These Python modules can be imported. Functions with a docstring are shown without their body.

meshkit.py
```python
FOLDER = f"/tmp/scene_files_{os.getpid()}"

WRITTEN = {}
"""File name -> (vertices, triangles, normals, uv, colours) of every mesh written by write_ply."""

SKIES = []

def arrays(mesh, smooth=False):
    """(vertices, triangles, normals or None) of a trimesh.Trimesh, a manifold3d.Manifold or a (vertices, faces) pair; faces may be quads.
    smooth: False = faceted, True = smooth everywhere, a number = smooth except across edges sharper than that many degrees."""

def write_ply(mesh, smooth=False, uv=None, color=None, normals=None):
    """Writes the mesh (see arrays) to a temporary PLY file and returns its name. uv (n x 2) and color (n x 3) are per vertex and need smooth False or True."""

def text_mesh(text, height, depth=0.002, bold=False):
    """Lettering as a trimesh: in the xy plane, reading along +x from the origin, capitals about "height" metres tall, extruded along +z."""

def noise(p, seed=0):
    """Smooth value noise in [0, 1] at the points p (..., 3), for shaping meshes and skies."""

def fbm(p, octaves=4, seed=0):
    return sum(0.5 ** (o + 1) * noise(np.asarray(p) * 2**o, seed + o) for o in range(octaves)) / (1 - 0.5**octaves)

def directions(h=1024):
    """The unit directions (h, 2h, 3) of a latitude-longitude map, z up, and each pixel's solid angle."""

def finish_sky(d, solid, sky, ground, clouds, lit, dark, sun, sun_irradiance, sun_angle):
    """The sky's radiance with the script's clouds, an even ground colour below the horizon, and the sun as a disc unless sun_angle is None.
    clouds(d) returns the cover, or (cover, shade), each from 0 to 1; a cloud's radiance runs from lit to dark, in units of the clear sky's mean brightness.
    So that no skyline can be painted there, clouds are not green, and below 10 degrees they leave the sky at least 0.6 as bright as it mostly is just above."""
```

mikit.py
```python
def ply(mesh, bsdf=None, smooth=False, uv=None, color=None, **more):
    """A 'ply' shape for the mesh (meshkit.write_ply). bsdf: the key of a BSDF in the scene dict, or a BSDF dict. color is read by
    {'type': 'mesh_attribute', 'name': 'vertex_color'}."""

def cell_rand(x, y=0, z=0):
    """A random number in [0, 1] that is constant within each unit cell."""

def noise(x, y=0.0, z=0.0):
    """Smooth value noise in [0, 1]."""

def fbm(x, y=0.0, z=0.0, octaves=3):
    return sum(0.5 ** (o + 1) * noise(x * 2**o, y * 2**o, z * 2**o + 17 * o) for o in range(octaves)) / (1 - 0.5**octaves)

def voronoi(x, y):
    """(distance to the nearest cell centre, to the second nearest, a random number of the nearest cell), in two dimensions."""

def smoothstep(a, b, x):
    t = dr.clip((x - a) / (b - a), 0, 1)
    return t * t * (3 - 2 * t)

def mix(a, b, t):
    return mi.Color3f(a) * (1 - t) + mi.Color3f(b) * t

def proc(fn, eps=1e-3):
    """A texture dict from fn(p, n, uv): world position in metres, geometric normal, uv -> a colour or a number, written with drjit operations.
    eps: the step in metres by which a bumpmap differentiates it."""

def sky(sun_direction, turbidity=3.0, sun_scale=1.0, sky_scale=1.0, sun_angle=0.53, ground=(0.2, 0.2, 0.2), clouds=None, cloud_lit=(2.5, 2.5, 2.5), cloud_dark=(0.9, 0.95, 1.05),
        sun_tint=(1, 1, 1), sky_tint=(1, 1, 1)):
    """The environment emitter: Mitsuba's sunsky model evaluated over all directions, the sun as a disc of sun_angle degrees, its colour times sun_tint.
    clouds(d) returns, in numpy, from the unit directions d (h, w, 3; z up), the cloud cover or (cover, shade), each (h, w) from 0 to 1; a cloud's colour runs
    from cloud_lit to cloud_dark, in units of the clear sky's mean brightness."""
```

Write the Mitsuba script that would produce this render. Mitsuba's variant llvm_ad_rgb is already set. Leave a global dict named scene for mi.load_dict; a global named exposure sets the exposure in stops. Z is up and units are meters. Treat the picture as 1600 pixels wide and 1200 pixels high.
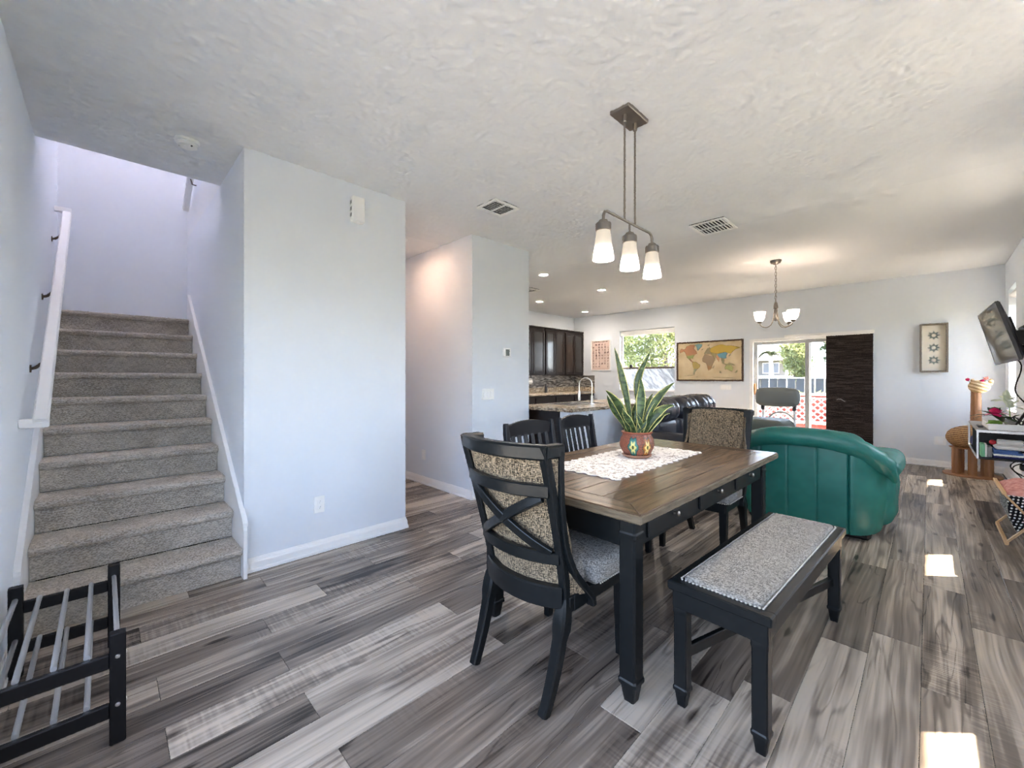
import math, random
import numpy as np, trimesh, manifold3d
import drjit as dr
import mitsuba as mi
import mikit, meshkit
from mikit import noise, fbm, voronoi, cell_rand, smoothstep, mix, proc
from shapely.geometry import Polygon
T = mi.ScalarTransform4f
rng = np.random.default_rng(7); random.seed(7)
scene, labels = {}, {}

# ------------------------------------------------------------------ camera, sky, exposure
YAW = math.radians(45.3)
FWD = np.array([-math.sin(YAW), math.cos(YAW), 0.0]); RGT = np.array([math.cos(YAW), math.sin(YAW), 0.0]); UP = np.array([0, 0, 1.0])
EYE = [0.0, 0.0, 1.258]
scene['camera'] = {'type': 'perspective', 'fov': 2 * math.degrees(math.atan(800 / 645.0)), 'fov_axis': 'x', 'near_clip': 0.02, 'far_clip': 400.0,
                   'principal_point_offset_y': 10 / 1200.0,
                   'to_world': T().look_at(origin=EYE, target=[FWD[0], FWD[1], EYE[2]], up=[0, 0, 1])}
exposure = 4.08
SUN = np.array([0.73, 0.68, 1.10]); SUN /= np.linalg.norm(SUN)
SKY_SCALE, SUN_SCALE = 3.2, 3.2
LAMP = 1.0
scene['sky'] = mikit.sky(SUN.tolist(), turbidity=4.0, sun_scale=SUN_SCALE, sky_scale=SKY_SCALE, ground=(0.32, 0.32, 0.30), sky_tint=(1.0, 0.98, 0.98),
                         clouds=lambda d: 0.55 * np.clip(meshkit.fbm(d * 3.0 + 4.0, 4) * 2.2 - 0.6, 0, 1), cloud_lit=(1.6, 1.6, 1.65), cloud_dark=(1.1, 1.12, 1.2))

# ------------------------------------------------------------------ helpers
def numbered(key):
    if key not in USED: USED.add(key); return key
    i = 1
    while f'{key}_{i:03d}' in USED: i += 1
    USED.add(f'{key}_{i:03d}'); return f'{key}_{i:03d}'
USED = set(['camera', 'sky'])
def tag(key, label=None, cat=None, group=None, kind=None):
    d = {}
    if label: d['label'] = label
    if cat: d['category'] = cat
    if group: d['group'] = group
    if kind: d['kind'] = kind
    if d: labels[key] = d
    return key
def thing(name, label, cat, group=None):
    return tag(numbered(name), label, cat, group)
def put(name, mesh, m, parent=None, smooth=False, label=None, cat=None, group=None, kind=None, uv=None, color=None, **more):
    key = numbered((parent + '__' if parent else '') + name)
    scene[key] = mikit.ply(mesh, m, smooth, uv, color, **more)
    return tag(key, label, cat, group, kind)
def struct(name, mesh, m, label=None, **k):
    return put(name, mesh, m, kind='structure', label=label, **k)
def cat(*ms):
    out = []
    for m in ms: out += m if isinstance(m, list) else [m]
    return trimesh.util.concatenate(out)
def bx(x0, x1, y0, y1, z0, z1):
    m = trimesh.creation.box([abs(x1 - x0), abs(y1 - y0), abs(z1 - z0)]); m.apply_translation([(x0 + x1) / 2, (y0 + y1) / 2, (z0 + z1) / 2]); return m
def hull(pts): return trimesh.convex.convex_hull(np.asarray(pts, float))
def cb(x0, x1, y0, y1, z0, z1, c=0.004):
    """box with chamfered edges"""
    x0, x1 = sorted((x0, x1)); y0, y1 = sorted((y0, y1)); z0, z1 = sorted((z0, z1))
    c = min(c, (x1 - x0) * .45, (y1 - y0) * .45, (z1 - z0) * .45); P = []
    for X, sx in ((x0, 1), (x1, -1)):
        for Y, sy in ((y0, 1), (y1, -1)):
            for Z, sz in ((z0, 1), (z1, -1)):
                P += [(X, Y + sy * c, Z + sz * c), (X + sx * c, Y, Z + sz * c), (X + sx * c, Y + sy * c, Z)]
    return hull(P)
def rb(x0, x1, y0, y1, z0, z1, r=0.03, seg=16):
    """box with round edges (hull of spheres)"""
    s = trimesh.creation.icosphere(subdivisions=2, radius=r).vertices; P = []
    for X in (x0 + r, x1 - r):
        for Y in (y0 + r, y1 - r):
            for Z in (z0 + r, z1 - r): P.append(s + [X, Y, Z])
    return hull(np.vstack(P))
def soft(x0, x1, y0, y1, z0, z1, r=0.05, bulge=0.02, edge=0.03):
    """upholstered block: rounded, refined, faces bulging a little"""
    m = manifold3d.Manifold(manifold3d.Mesh(np.asarray((h := rb(x0, x1, y0, y1, z0, z1, r)).vertices, np.float32), np.asarray(h.faces, np.uint32))).refine_to_length(edge)
    mm = m.to_mesh(); v = np.array(mm.vert_properties[:, :3], float); f = np.array(mm.tri_verts)
    c = np.array([(x0 + x1) / 2, (y0 + y1) / 2, (z0 + z1) / 2]); hs = np.array([x1 - x0, y1 - y0, z1 - z0]) / 2
    q = np.clip((v - c) / hs, -1, 1)
    for k in range(3):
        a, b = (k + 1) % 3, (k + 2) % 3
        v[:, k] += q[:, k] ** 3 * bulge * (1 - q[:, a] ** 2) * (1 - q[:, b] ** 2)
    return trimesh.Trimesh(v, f, process=False)
def xf(m, loc=(0, 0, 0), rz=0.0, rx=0.0, ry=0.0, s=1.0):
    m = m.copy(); M = trimesh.transformations.euler_matrix(rx, ry, rz, 'sxyz'); M[:3, :3] *= s; M[:3, 3] = loc; m.apply_transform(M); return m
def loft(secs, caps=True, close=False):
    secs = [np.asarray(s, float) for s in secs]; n = len(secs[0]); v = np.vstack(secs); f = []
    m = len(secs)
    for i in range(m if close else m - 1):
        j = (i + 1) % m
        for k in range(n):
            l = (k + 1) % n
            f += [[i * n + k, i * n + l, j * n + l], [i * n + k, j * n + l, j * n + k]]
    if caps and not close:
        for i, rev in ((0, True), (m - 1, False)):
            c = len(v); v = np.vstack([v, secs[i].mean(0)])
            for k in range(n):
                l = (k + 1) % n
                f.append([c, i * n + l, i * n + k] if rev else [c, i * n + k, i * n + l])
    t = trimesh.Trimesh(v, f, process=False)
    if t.volume < 0: t.invert()
    return t
def frames(P, up0=(0, 0, 1)):
    P = np.asarray(P, float); d = np.gradient(P, axis=0); d /= np.linalg.norm(d, axis=1, keepdims=True) + 1e-12
    u = np.asarray(up0, float); out = []
    for t in d:
        u = u - t * (u @ t)
        if np.linalg.norm(u) < 1e-3: u = np.array([1.0, 0.3, 0]); u = u - t * (u @ t)
        u = u / np.linalg.norm(u); out.append((t, u, np.cross(t, u)))
    return out
def tube(P, r, n=10, up0=(0, 0, 1), caps=True):
    P = np.asarray(P, float); R = np.broadcast_to(np.asarray(r, float), (len(P),)); a = np.linspace(0, 2 * np.pi, n, endpoint=False)
    return loft([p + rr * (np.cos(a)[:, None] * u + np.sin(a)[:, None] * w) for p, rr, (t, u, w) in zip(P, R, frames(P, up0))], caps)
def bar(P, w, h, up0=(0, 0, 1), c=0.15):
    """swept rectangle (w across, h along 'up'), slightly chamfered; w and h may vary"""
    P = np.asarray(P, float); W = np.broadcast_to(np.asarray(w, float), (len(P),)); Hh = np.broadcast_to(np.asarray(h, float), (len(P),)); secs = []
    for p, ww, hh, (t, u, s) in zip(P, W, Hh, frames(P, up0)):
        k = c * min(ww, hh); a, b = ww / 2, hh / 2
        q = [(a, b - k), (a - k, b), (-a + k, b), (-a, b - k), (-a, -b + k), (-a + k, -b), (a - k, -b), (a, -b + k)]
        secs.append([p + s * x + u * y for x, y in q])
    return loft(secs)
def lathe(prof, n=32):
    prof = np.asarray(prof, float); a = np.linspace(0, 2 * np.pi, n, endpoint=False)
    return loft([np.stack([r * np.cos(a), r * np.sin(a), np.full(n, z)], 1) for r, z in prof], caps=True)
def spline(P, n):
    from scipy.interpolate import CubicSpline
    P = np.asarray(P, float); t = np.r_[0, np.cumsum(np.linalg.norm(np.diff(P, axis=0), axis=1))]
    return CubicSpline(t, P)(np.linspace(0, t[-1], n))
def prism(poly, h, z=0.0):
    m = trimesh.creation.extrude_polygon(poly if isinstance(poly, Polygon) else Polygon(poly), h, engine='earcut'); m.apply_translation([0, 0, z]); return m
def grid(fn, nu, nv):
    u, v = np.meshgrid(np.linspace(0, 1, nu), np.linspace(0, 1, nv), indexing='ij')
    P = fn(u.ravel(), v.ravel()); f = []
    for i in range(nu - 1):
        for j in range(nv - 1):
            a = i * nv + j; f += [[a, a + nv, a + nv + 1], [a, a + nv + 1, a + 1]]
    return trimesh.Trimesh(P, f, process=False), np.stack([u.ravel(), v.ravel()], 1)
def shell(fn, nu, nv, th):
    """closed slab from surface fn(u, v) offset by th along its normal"""
    m, uv = grid(fn, nu, nv); n = meshkit.arrays(m, True)[2]
    v2 = np.vstack([m.vertices, m.vertices - n * th]); N = len(m.vertices); f = m.faces.tolist() + (m.faces[:, ::-1] + N).tolist()
    def edge(ids):
        for a, b in zip(ids[:-1], ids[1:]): f.extend([[a, a + N, b], [b, a + N, b + N]])
    edge([i * nv for i in range(nu)]); edge([(nu - 1) * nv + j for j in range(nv)]); edge([i * nv + nv - 1 for i in range(nu)][::-1]); edge(list(range(nv))[::-1])
    t = trimesh.Trimesh(v2, f, process=False); trimesh.repair.fix_normals(t); return t

# ------------------------------------------------------------------ materials
def pri(key, col, rough=0.5, spec=0.5, metal=0.0, **k):
    c = col if isinstance(col, dict) else {'type': 'rgb', 'value': list(col)}
    scene[key] = {'type': 'twosided', 'bsdf': {'type': 'principled', 'base_color': c, 'roughness': rough, 'specular': spec, 'metallic': metal, **k}}; return key
def F3(*v): return mi.Color3f(*v)
pri('wall_paint', (0.70, 0.738, 0.792), 0.75, 0.25)
pri('trim_white', (0.84, 0.84, 0.84), 0.4)
pri('plastic_white', (0.82, 0.82, 0.80), 0.4)
pri('plastic_dark', (0.03, 0.03, 0.035), 0.35)
pri('slot_grey', (0.25, 0.25, 0.25), 0.6)
pri('screen_grey', (0.10, 0.12, 0.11), 0.25)
pri('black_metal', (0.003, 0.003, 0.004), 0.4, 0.3)
pri('black_wood', (0.0040, 0.0056, 0.0066), 0.34, 0.34)
pri('navy_wood', (0.004, 0.005, 0.008), 0.36, 0.3)
pri('satin_steel', (0.55, 0.54, 0.52), 0.32, 0.5, 0.95)
pri('brushed_nickel', (0.27, 0.245, 0.22), 0.3, 0.5, 0.95)
pri('aluminium', (0.60, 0.61, 0.63), 0.35, 0.5, 0.8)
pri('door_frame', (0.38, 0.39, 0.40), 0.45)
pri('chrome', (0.78, 0.78, 0.78), 0.12, 0.5, 1.0)
pri('bronze', (0.10, 0.08, 0.06), 0.4, 0.5, 0.6)
pri('green_leather', proc(lambda p, n, uv: mix((0.010, 0.112, 0.094), (0.020, 0.165, 0.138), fbm(p.x * 9, p.y * 9, p.z * 9, 3))), 0.38, 0.5)
pri('olive_leather', (0.075, 0.090, 0.075), 0.45)
pri('black_leather', (0.018, 0.020, 0.028), 0.3, 0.6)
pri('grey_vinyl', (0.17, 0.185, 0.175), 0.5)
pri('espresso_wood', (0.008, 0.004, 0.003), 0.25, 0.35)
pri('cabinet_panel', (0.010, 0.007, 0.006), 0.14, 0.8)
pri('rubber', (0.01, 0.01, 0.01), 0.7)
scene['ceiling_paint'] = {'type': 'bumpmap', 'scale': 1.0, 'arbitrary': proc(lambda p, n, uv: 0.0035 * smoothstep(0.46, 0.60, fbm(uv.x * 34, uv.y * 34, 0.0, 3)) + 0.0012 * noise(uv.x * 120, uv.y * 120), eps=2e-3),
                          'bsdf': {'type': 'diffuse', 'reflectance': {'type': 'rgb', 'value': [0.74, 0.755, 0.765]}}}
pri('ceiling_flat', (0.71, 0.725, 0.735), 0.9, 0.1)
def floor_fn(p, n, uv):
    tone, s = uv.x, uv.y
    x = p.x + s * 13.0; y = p.y + s * 29.0
    warp = (noise(x * 5, y * 1.3, s * 7) - 0.5) * 0.05 + (noise(x * 14, y * 4, s) - 0.5) * 0.012
    g1 = fbm((x + warp) * 26, y * 1.1, s * 9, 3)
    g2 = fbm((x + warp) * 95, y * 3.0, s * 5, 2)
    streak = smoothstep(0.56, 0.72, fbm((x + warp * 1.6) * 17, y * 0.7, s * 3, 2))
    vein = smoothstep(0.030, 0.0, dr.abs(fbm((x + warp * 2.2) * 9, y * 0.8, s * 17, 3) - 0.5)) * smoothstep(0.50, 0.70, noise(x * 3, y * 1.6, s * 4))
    smoke = smoothstep(0.50, 0.72, fbm((x + warp * 2.5) * 8, y * 2.0, s * 11, 3))
    crack = smoothstep(0.022, 0.0, dr.abs(fbm((x + warp * 2.0) * 19, y * 1.5, s * 23, 3) - 0.5)) * smoothstep(0.45, 0.75, noise(x * 7, y * 3.1, s * 13))
    scrape = (noise(x * 9, y * 130, s) - 0.5) * smoothstep(0.5, 0.75, noise(x * 3.0, y * 2.0, s * 2 + 5))
    kd, k2, kc = voronoi((x + warp) * 5.5, y * 1.5 + warp * 3)
    knot = smoothstep(0.10, 0.02, kd + (g2 - 0.5) * 0.08) * smoothstep(0.66, 0.70, kc)
    v = 0.585 + (tone - 0.48) * 1.15 + (g1 - 0.5) * 0.62 + (g2 - 0.5) * 0.52 - streak * 0.16 - vein * 0.24 - crack * 0.22 - smoke * 0.24 + scrape * 0.26 - knot * 0.38
    v = dr.clip(v, 0, 1)
    c = mix((0.024, 0.018, 0.015), (0.168, 0.138, 0.114), smoothstep(0.0, 0.52, v))
    c = mix(c, (0.50, 0.438, 0.370), smoothstep(0.42, 1.0, v))
    return c
pri('floor_wood', proc(floor_fn), 0.34, 0.45)
def table_fn(p, n, uv):
    s = uv.y; w = (noise(p.x * 6 + s * 31, p.y * 6 + s * 17) - 0.5) * 0.04
    a = dr.select(uv.x > 0.5, p.x, p.y); b = dr.select(uv.x > 0.5, p.y, p.x)
    g = fbm((a + w) * 55 + s * 40, b * 3.2, s * 5, 3); g2 = noise(a * 260, b * 9)
    return mix((0.030, 0.017, 0.010), (0.150, 0.092, 0.052), dr.clip(g * 1.25 - 0.22 + (g2 - 0.5) * 0.2 + (s - 0.5) * 0.25, 0, 1))
pri('table_wood', proc(table_fn), 0.27, 0.55)
pri('table_edge', proc(lambda p, n, uv: mix((0.055, 0.040, 0.026), (0.17, 0.135, 0.09), fbm(p.x * 20, p.y * 20, p.z * 120, 2))), 0.35)
def tweed(dark, light, sc):
    def fn(p, n, uv):
        h = p.x + p.y
        a = noise(h * sc * 0.5, p.z * sc * 2.6, p.x * sc * .3); b = noise(h * sc * 2.6, p.z * sc * 0.5, p.y * sc * .3 + 9)
        return mix(dark, light, smoothstep(0.28, 0.74, a * 0.5 + b * 0.5))
    return fn
pri('brown_tweed', proc(tweed((0.030, 0.022, 0.015), (0.32, 0.25, 0.17), 190)), 0.9, 0.1)
def tweed_flat(p, n, uv):
    a = noise(p.x * 110, p.y * 480, p.z * 300); b = noise(p.x * 480, p.y * 110, p.z * 300 + 9); c = noise(p.x * 230, p.y * 230, p.z * 230)
    return mix((0.105, 0.10, 0.093), (0.40, 0.385, 0.36), smoothstep(0.24, 0.78, a * 0.4 + b * 0.35 + c * 0.25))
pri('grey_tweed', proc(tweed_flat), 0.9, 0.1)
pri('carpet', proc(lambda p, n, uv: mix((0.24, 0.215, 0.185), (0.56, 0.515, 0.455), smoothstep(0.2, 0.8, fbm(p.x * 150, p.y * 150, p.z * 150, 2) * 0.75 + fbm(p.x * 9, p.y * 9, p.z * 9, 2) * 0.25))), 1.0, 0.0)
pri('granite', proc(lambda p, n, uv: mix(mix((0.12, 0.08, 0.05), (0.50, 0.40, 0.28), smoothstep(0.3, 0.6, noise(p.x * 70, p.y * 70, p.z * 70))), (0.72, 0.66, 0.56), smoothstep(0.55, 0.8, fbm(p.x * 35 + 5, p.y * 35, p.z * 35, 2)))), 0.2, 0.6)
def mosaic_fn(p, n, uv):
    a = p.x + p.y; r = p.z / 0.016; k = dr.floor(r); col = a / 0.09 + cell_rand(k, 3) * 5
    t = cell_rand(dr.floor(col), k); c = mix((0.035, 0.028, 0.025), (0.55, 0.52, 0.48), t * t)
    g = smoothstep(0.0, 0.12, r - k) * smoothstep(0.0, 0.02, col - dr.floor(col))
    return mix((0.30, 0.28, 0.25), c, g)
pri('mosaic', proc(mosaic_fn), 0.2, 0.6)
pri('lace', proc(lambda p, n, uv: mix((0.30, 0.26, 0.23), (0.72, 0.69, 0.65), smoothstep(0.32, 0.46, noise(p.x * 85, p.y * 85) * 0.6 + noise(p.x * 190, p.y * 190) * 0.4))), 0.95, 0.1)
def leaf_fn(p, n, uv):
    e = dr.abs(uv.x - 0.5) * 2
    g = mix((0.016, 0.038, 0.012), (0.060, 0.100, 0.032), smoothstep(0.35, 0.7, noise(uv.x * 3 + p.x * 20, p.z * 70, uv.y * 9)))
    return mix(g, (0.42, 0.40, 0.15), smoothstep(0.76, 0.86, e))
pri('snake_leaf', proc(leaf_fn), 0.4, 0.45)
def pot_fn(p, n, uv):
    a = dr.atan2(p.y - 2.36, p.x + 1.28); z = (p.z - 0.845) / 0.10
    k = voronoi(a * 6.5, p.z * 75); vine = smoothstep(0.10, 0.0, dr.abs(k[1] - k[0] - 0.08))
    c = mix((0.26, 0.085, 0.050), (0.055, 0.025, 0.022), vine * smoothstep(0.72, 0.6, dr.abs(z)))
    for a0, col in ((-1.30, ((0.03, 0.16, 0.14), (0.62, 0.60, 0.22))), (-0.42, ((0.30, 0.10, 0.02), (0.72, 0.55, 0.20))), (2.2, ((0.03, 0.14, 0.16), (0.6, 0.55, 0.2)))):
        da = a - a0; zz = z + 0.08; rr = dr.sqrt(da * da * 1.2 + zz * zz * 0.30); th = dr.atan2(zz * 0.55, da * 1.1)
        pet = 0.30 + 0.045 * dr.cos(th * 6)
        c = mix(c, (0.02, 0.05, 0.045), smoothstep(pet + 0.05, pet + 0.02, rr)); c = mix(c, col[0], smoothstep(pet + 0.01, pet - 0.02, rr))
        c = mix(c, col[1], smoothstep(0.22 + 0.05 * dr.cos(th * 6), 0.14 + 0.05 * dr.cos(th * 6), rr)); c = mix(c, (0.05, 0.07, 0.02), smoothstep(0.075, 0.055, rr))
    return c
pri('painted_pot', proc(pot_fn), 0.35, 0.5)
pri('terracotta', (0.36, 0.19, 0.13), 0.5)
pri('soil', (0.03, 0.02, 0.015), 0.95, 0.1)
pri('honey_wood', proc(lambda p, n, uv: mix((0.20, 0.088, 0.036), (0.33, 0.16, 0.070), fbm(p.x * 30, p.y * 30, p.z * 4, 3))), 0.4)
pri('wicker', proc(lambda p, n, uv: mix((0.15, 0.075, 0.030), (0.36, 0.20, 0.085), smoothstep(0.15, 0.85, 0.6 * (0.5 + 0.5 * dr.sin(p.z * 260)) + 0.4 * noise(p.x * 90, p.y * 90, p.z * 30)))), 0.6)
pri('pale_wicker', proc(lambda p, n, uv: mix((0.42, 0.27, 0.13), (0.74, 0.57, 0.36), smoothstep(0.2, 0.8, 0.5 + 0.5 * dr.sin(p.z * 150 + p.x * 60)))), 0.6)
pri('pine', (0.52, 0.33, 0.17), 0.5)
pri('blanket_pink', proc(lambda p, n, uv: mix((0.42, 0.16, 0.14), (0.62, 0.33, 0.30), noise(p.x * 60, p.y * 60, p.z * 60))), 0.95, 0.1)
pri('dotted_cloth', proc(lambda p, n, uv: mix((0.008, 0.008, 0.010), (0.75, 0.75, 0.75), smoothstep(0.30, 0.24, dr.sqrt(dr.square((p.x + p.y) * 42 - dr.floor((p.x + p.y) * 42) - 0.5) + dr.square(p.z * 42 - dr.floor(p.z * 42) - 0.5))))), 0.9, 0.1)
pri('grey_frame', (0.16, 0.135, 0.11), 0.5)
pri('cream_paper', (0.74, 0.68, 0.58), 0.9, 0.1)
pri('pink_paper', (0.66, 0.52, 0.46), 0.9, 0.1)
pri('white_paper', (0.80, 0.80, 0.78), 0.9, 0.1)
pri('ink_brown', (0.10, 0.045, 0.04), 0.8)
pri('brown_frame', (0.055, 0.028, 0.016), 0.4)
pri('map_paper', proc(lambda p, n, uv: mix((0.50, 0.38, 0.22), (0.66, 0.55, 0.38), fbm(p.x * 7, p.z * 7, 0.0, 3))), 0.7, 0.2)
scene['printed'] = {'type': 'twosided', 'bsdf': {'type': 'diffuse', 'reflectance': {'type': 'mesh_attribute', 'name': 'vertex_color'}}}
pri('dark_weave', proc(lambda p, n, uv: mix((0.012, 0.008, 0.007), (0.042, 0.032, 0.028), smoothstep(0.3, 0.75, noise(p.x * 9, p.z * 160) * 0.7 + noise(p.x * 40, p.z * 300) * 0.3)) + F3(0.16) * smoothstep(0.014, 0.0, dr.abs(p.z - 0.88 - 0.04 * noise(p.x * 14))) * smoothstep(0.55, 0.7, noise(p.x * 11, 3.0))), 0.8, 0.2)
pri('tv_screen', (0.012, 0.013, 0.015), 0.03, 1.0)
pri('red_book', (0.45, 0.02, 0.03), 0.5); pri('blue_book', (0.035, 0.10, 0.30), 0.5); pri('green_book', (0.16, 0.45, 0.24), 0.5); pri('navy_cloth', (0.02, 0.025, 0.10), 0.9); pri('white_cloth', (0.72, 0.70, 0.68), 0.95, 0.1)
pri('magenta_petal', (0.55, 0.02, 0.12), 0.6); pri('rose_petal', (0.72, 0.26, 0.22), 0.6); pri('dark_leaf', (0.015, 0.035, 0.014), 0.5); pri('lime_leaf', (0.20, 0.36, 0.06), 0.5); pri('pale_petal', (0.70, 0.74, 0.62), 0.6)
pri('stucco_white', (0.50, 0.50, 0.50), 0.9, 0.1); pri('stucco_tan', (0.17, 0.155, 0.135), 0.9, 0.1); pri('roof_tile', (0.36, 0.35, 0.34), 0.9, 0.1)
pri('far_glass', (0.06, 0.07, 0.09), 0.15, 0.6)
pri('fence_slate', (0.055, 0.06, 0.07), 0.8)
pri('lawn', proc(lambda p, n, uv: mix((0.075, 0.085, 0.045), (0.11, 0.12, 0.07), fbm(p.x * 2, p.y * 2, 0.0, 3))), 1.0, 0.0)
pri('concrete', (0.30, 0.29, 0.27), 0.9, 0.1)
def brick_fn(p, n, uv):
    r = p.z / 0.075; k = dr.floor(r); c = (p.x + p.y) / 0.21 + 0.5 * (k - 2 * dr.floor(k / 2)); g = smoothstep(0.0, 0.12, r - k) * smoothstep(0.0, 0.05, c - dr.floor(c))
    return mix((0.26, 0.20, 0.18), mix((0.17, 0.035, 0.028), (0.26, 0.07, 0.055), cell_rand(dr.floor(c), k)), g)
pri('brick', proc(brick_fn), 0.9, 0.1)
pri('bark', (0.15, 0.13, 0.11), 0.9, 0.1)
def foliage(key, a, b):
    scene[key] = {'type': 'principledthin', 'base_color': proc(lambda p, n, uv: mix(a, b, noise(p.x * 2.7, p.y * 2.7, p.z * 2.7))), 'roughness': 0.6, 'diff_trans': 0.7, 'spec_trans': 0.0}; return key
foliage('leaf_bright', (0.12, 0.15, 0.06), (0.36, 0.38, 0.18)); foliage('leaf_mid', (0.05, 0.075, 0.035), (0.15, 0.18, 0.085)); foliage('leaf_palm', (0.02, 0.03, 0.015), (0.05, 0.06, 0.03))
scene['window_glass'] = {'type': 'thindielectric', 'int_ior': 1.5}
scene['frosted_film'] = {'type': 'principledthin', 'base_color': proc(lambda p, n, uv: mix((0.50, 0.53, 0.57), (0.76, 0.79, 0.83), smoothstep(0.25, 0.65, fbm((p.x + p.z) * 20 + p.x * 4, (p.x - p.z) * 6, 0.0, 3)))), 'roughness': 0.7, 'diff_trans': 1.1, 'spec_trans': 0.0}
def lamp_glass(key, rgb): scene[key] = {'type': 'twosided', 'bsdf': {'type': 'diffuse', 'reflectance': {'type': 'rgb', 'value': [0.34, 0.31, 0.27]}}}; return key
lamp_glass('opal_glass', None)

# ------------------------------------------------------------------ the room
CEIL = 2.74
XR, YF, YB, XK = 0.70, -0.30, 8.37, -6.25      # right wall, front (stair side) wall, far wall, kitchen wall
XB, XP = -3.09, -3.31                          # faces of the stair block and of the hall pier
XS = -5.60                                     # back wall of the stair landing
OPEN_X = -3.855                                # edge of the ceiling over the stairs
def wall_holes(axis, a0, a1, b0, b1, z0, z1, holes):
    """wall between a0..a1 along axis ('x' or 'y'), thickness b0..b1, with (h0, h1, hz0, hz1) openings"""
    mk = (lambda p, q, za, zb: bx(p, q, b0, b1, za, zb)) if axis == 'x' else (lambda p, q, za, zb: bx(b0, b1, p, q, za, zb))
    out, cur = [], a0
    for h0, h1, hz0, hz1 in sorted(holes):
        if h0 > cur: out.append(mk(cur, h0, z0, z1))
        if hz0 > z0: out.append(mk(h0, h1, z0, hz0))
        if hz1 < z1: out.append(mk(h0, h1, hz1, z1))
        cur = h1
    out.append(mk(cur, a1, z0, z1)); return cat(out)
WY = [(0.20, 0.80), (2.29, 2.89), (4.38, 4.98), (7.42, 8.06)]
WZ = (0.86, 2.36)
FW = (-1.95, 0.35, 0.45, 2.05)
KW = (-4.97, -3.69, 0.98, 2.31)
SD = (-2.30, -0.60, 0.0, 1.95)
struct('wall_right', wall_holes('y', YF - .15, YB + .15, XR, XR + .15, -.1, CEIL, [(a, b, *WZ) for a, b in WY]), 'wall_paint', 'pale blue-grey wall on the right behind the television')
struct('wall_front', cat(wall_holes('x', XS - .15, XR + .15, YF - .15, YF, -.1, CEIL, [FW]), bx(XS - .15, OPEN_X, YF - .15, YF, CEIL, 5.2)), 'wall_paint', 'pale blue-grey wall along the left of the stairs')
struct('wall_back', wall_holes('x', XK - .15, XR + .15, YB, YB + .15, -.1, CEIL, [KW, SD]), 'wall_paint', 'far blue-grey wall with the map, window and sliding door')
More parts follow.
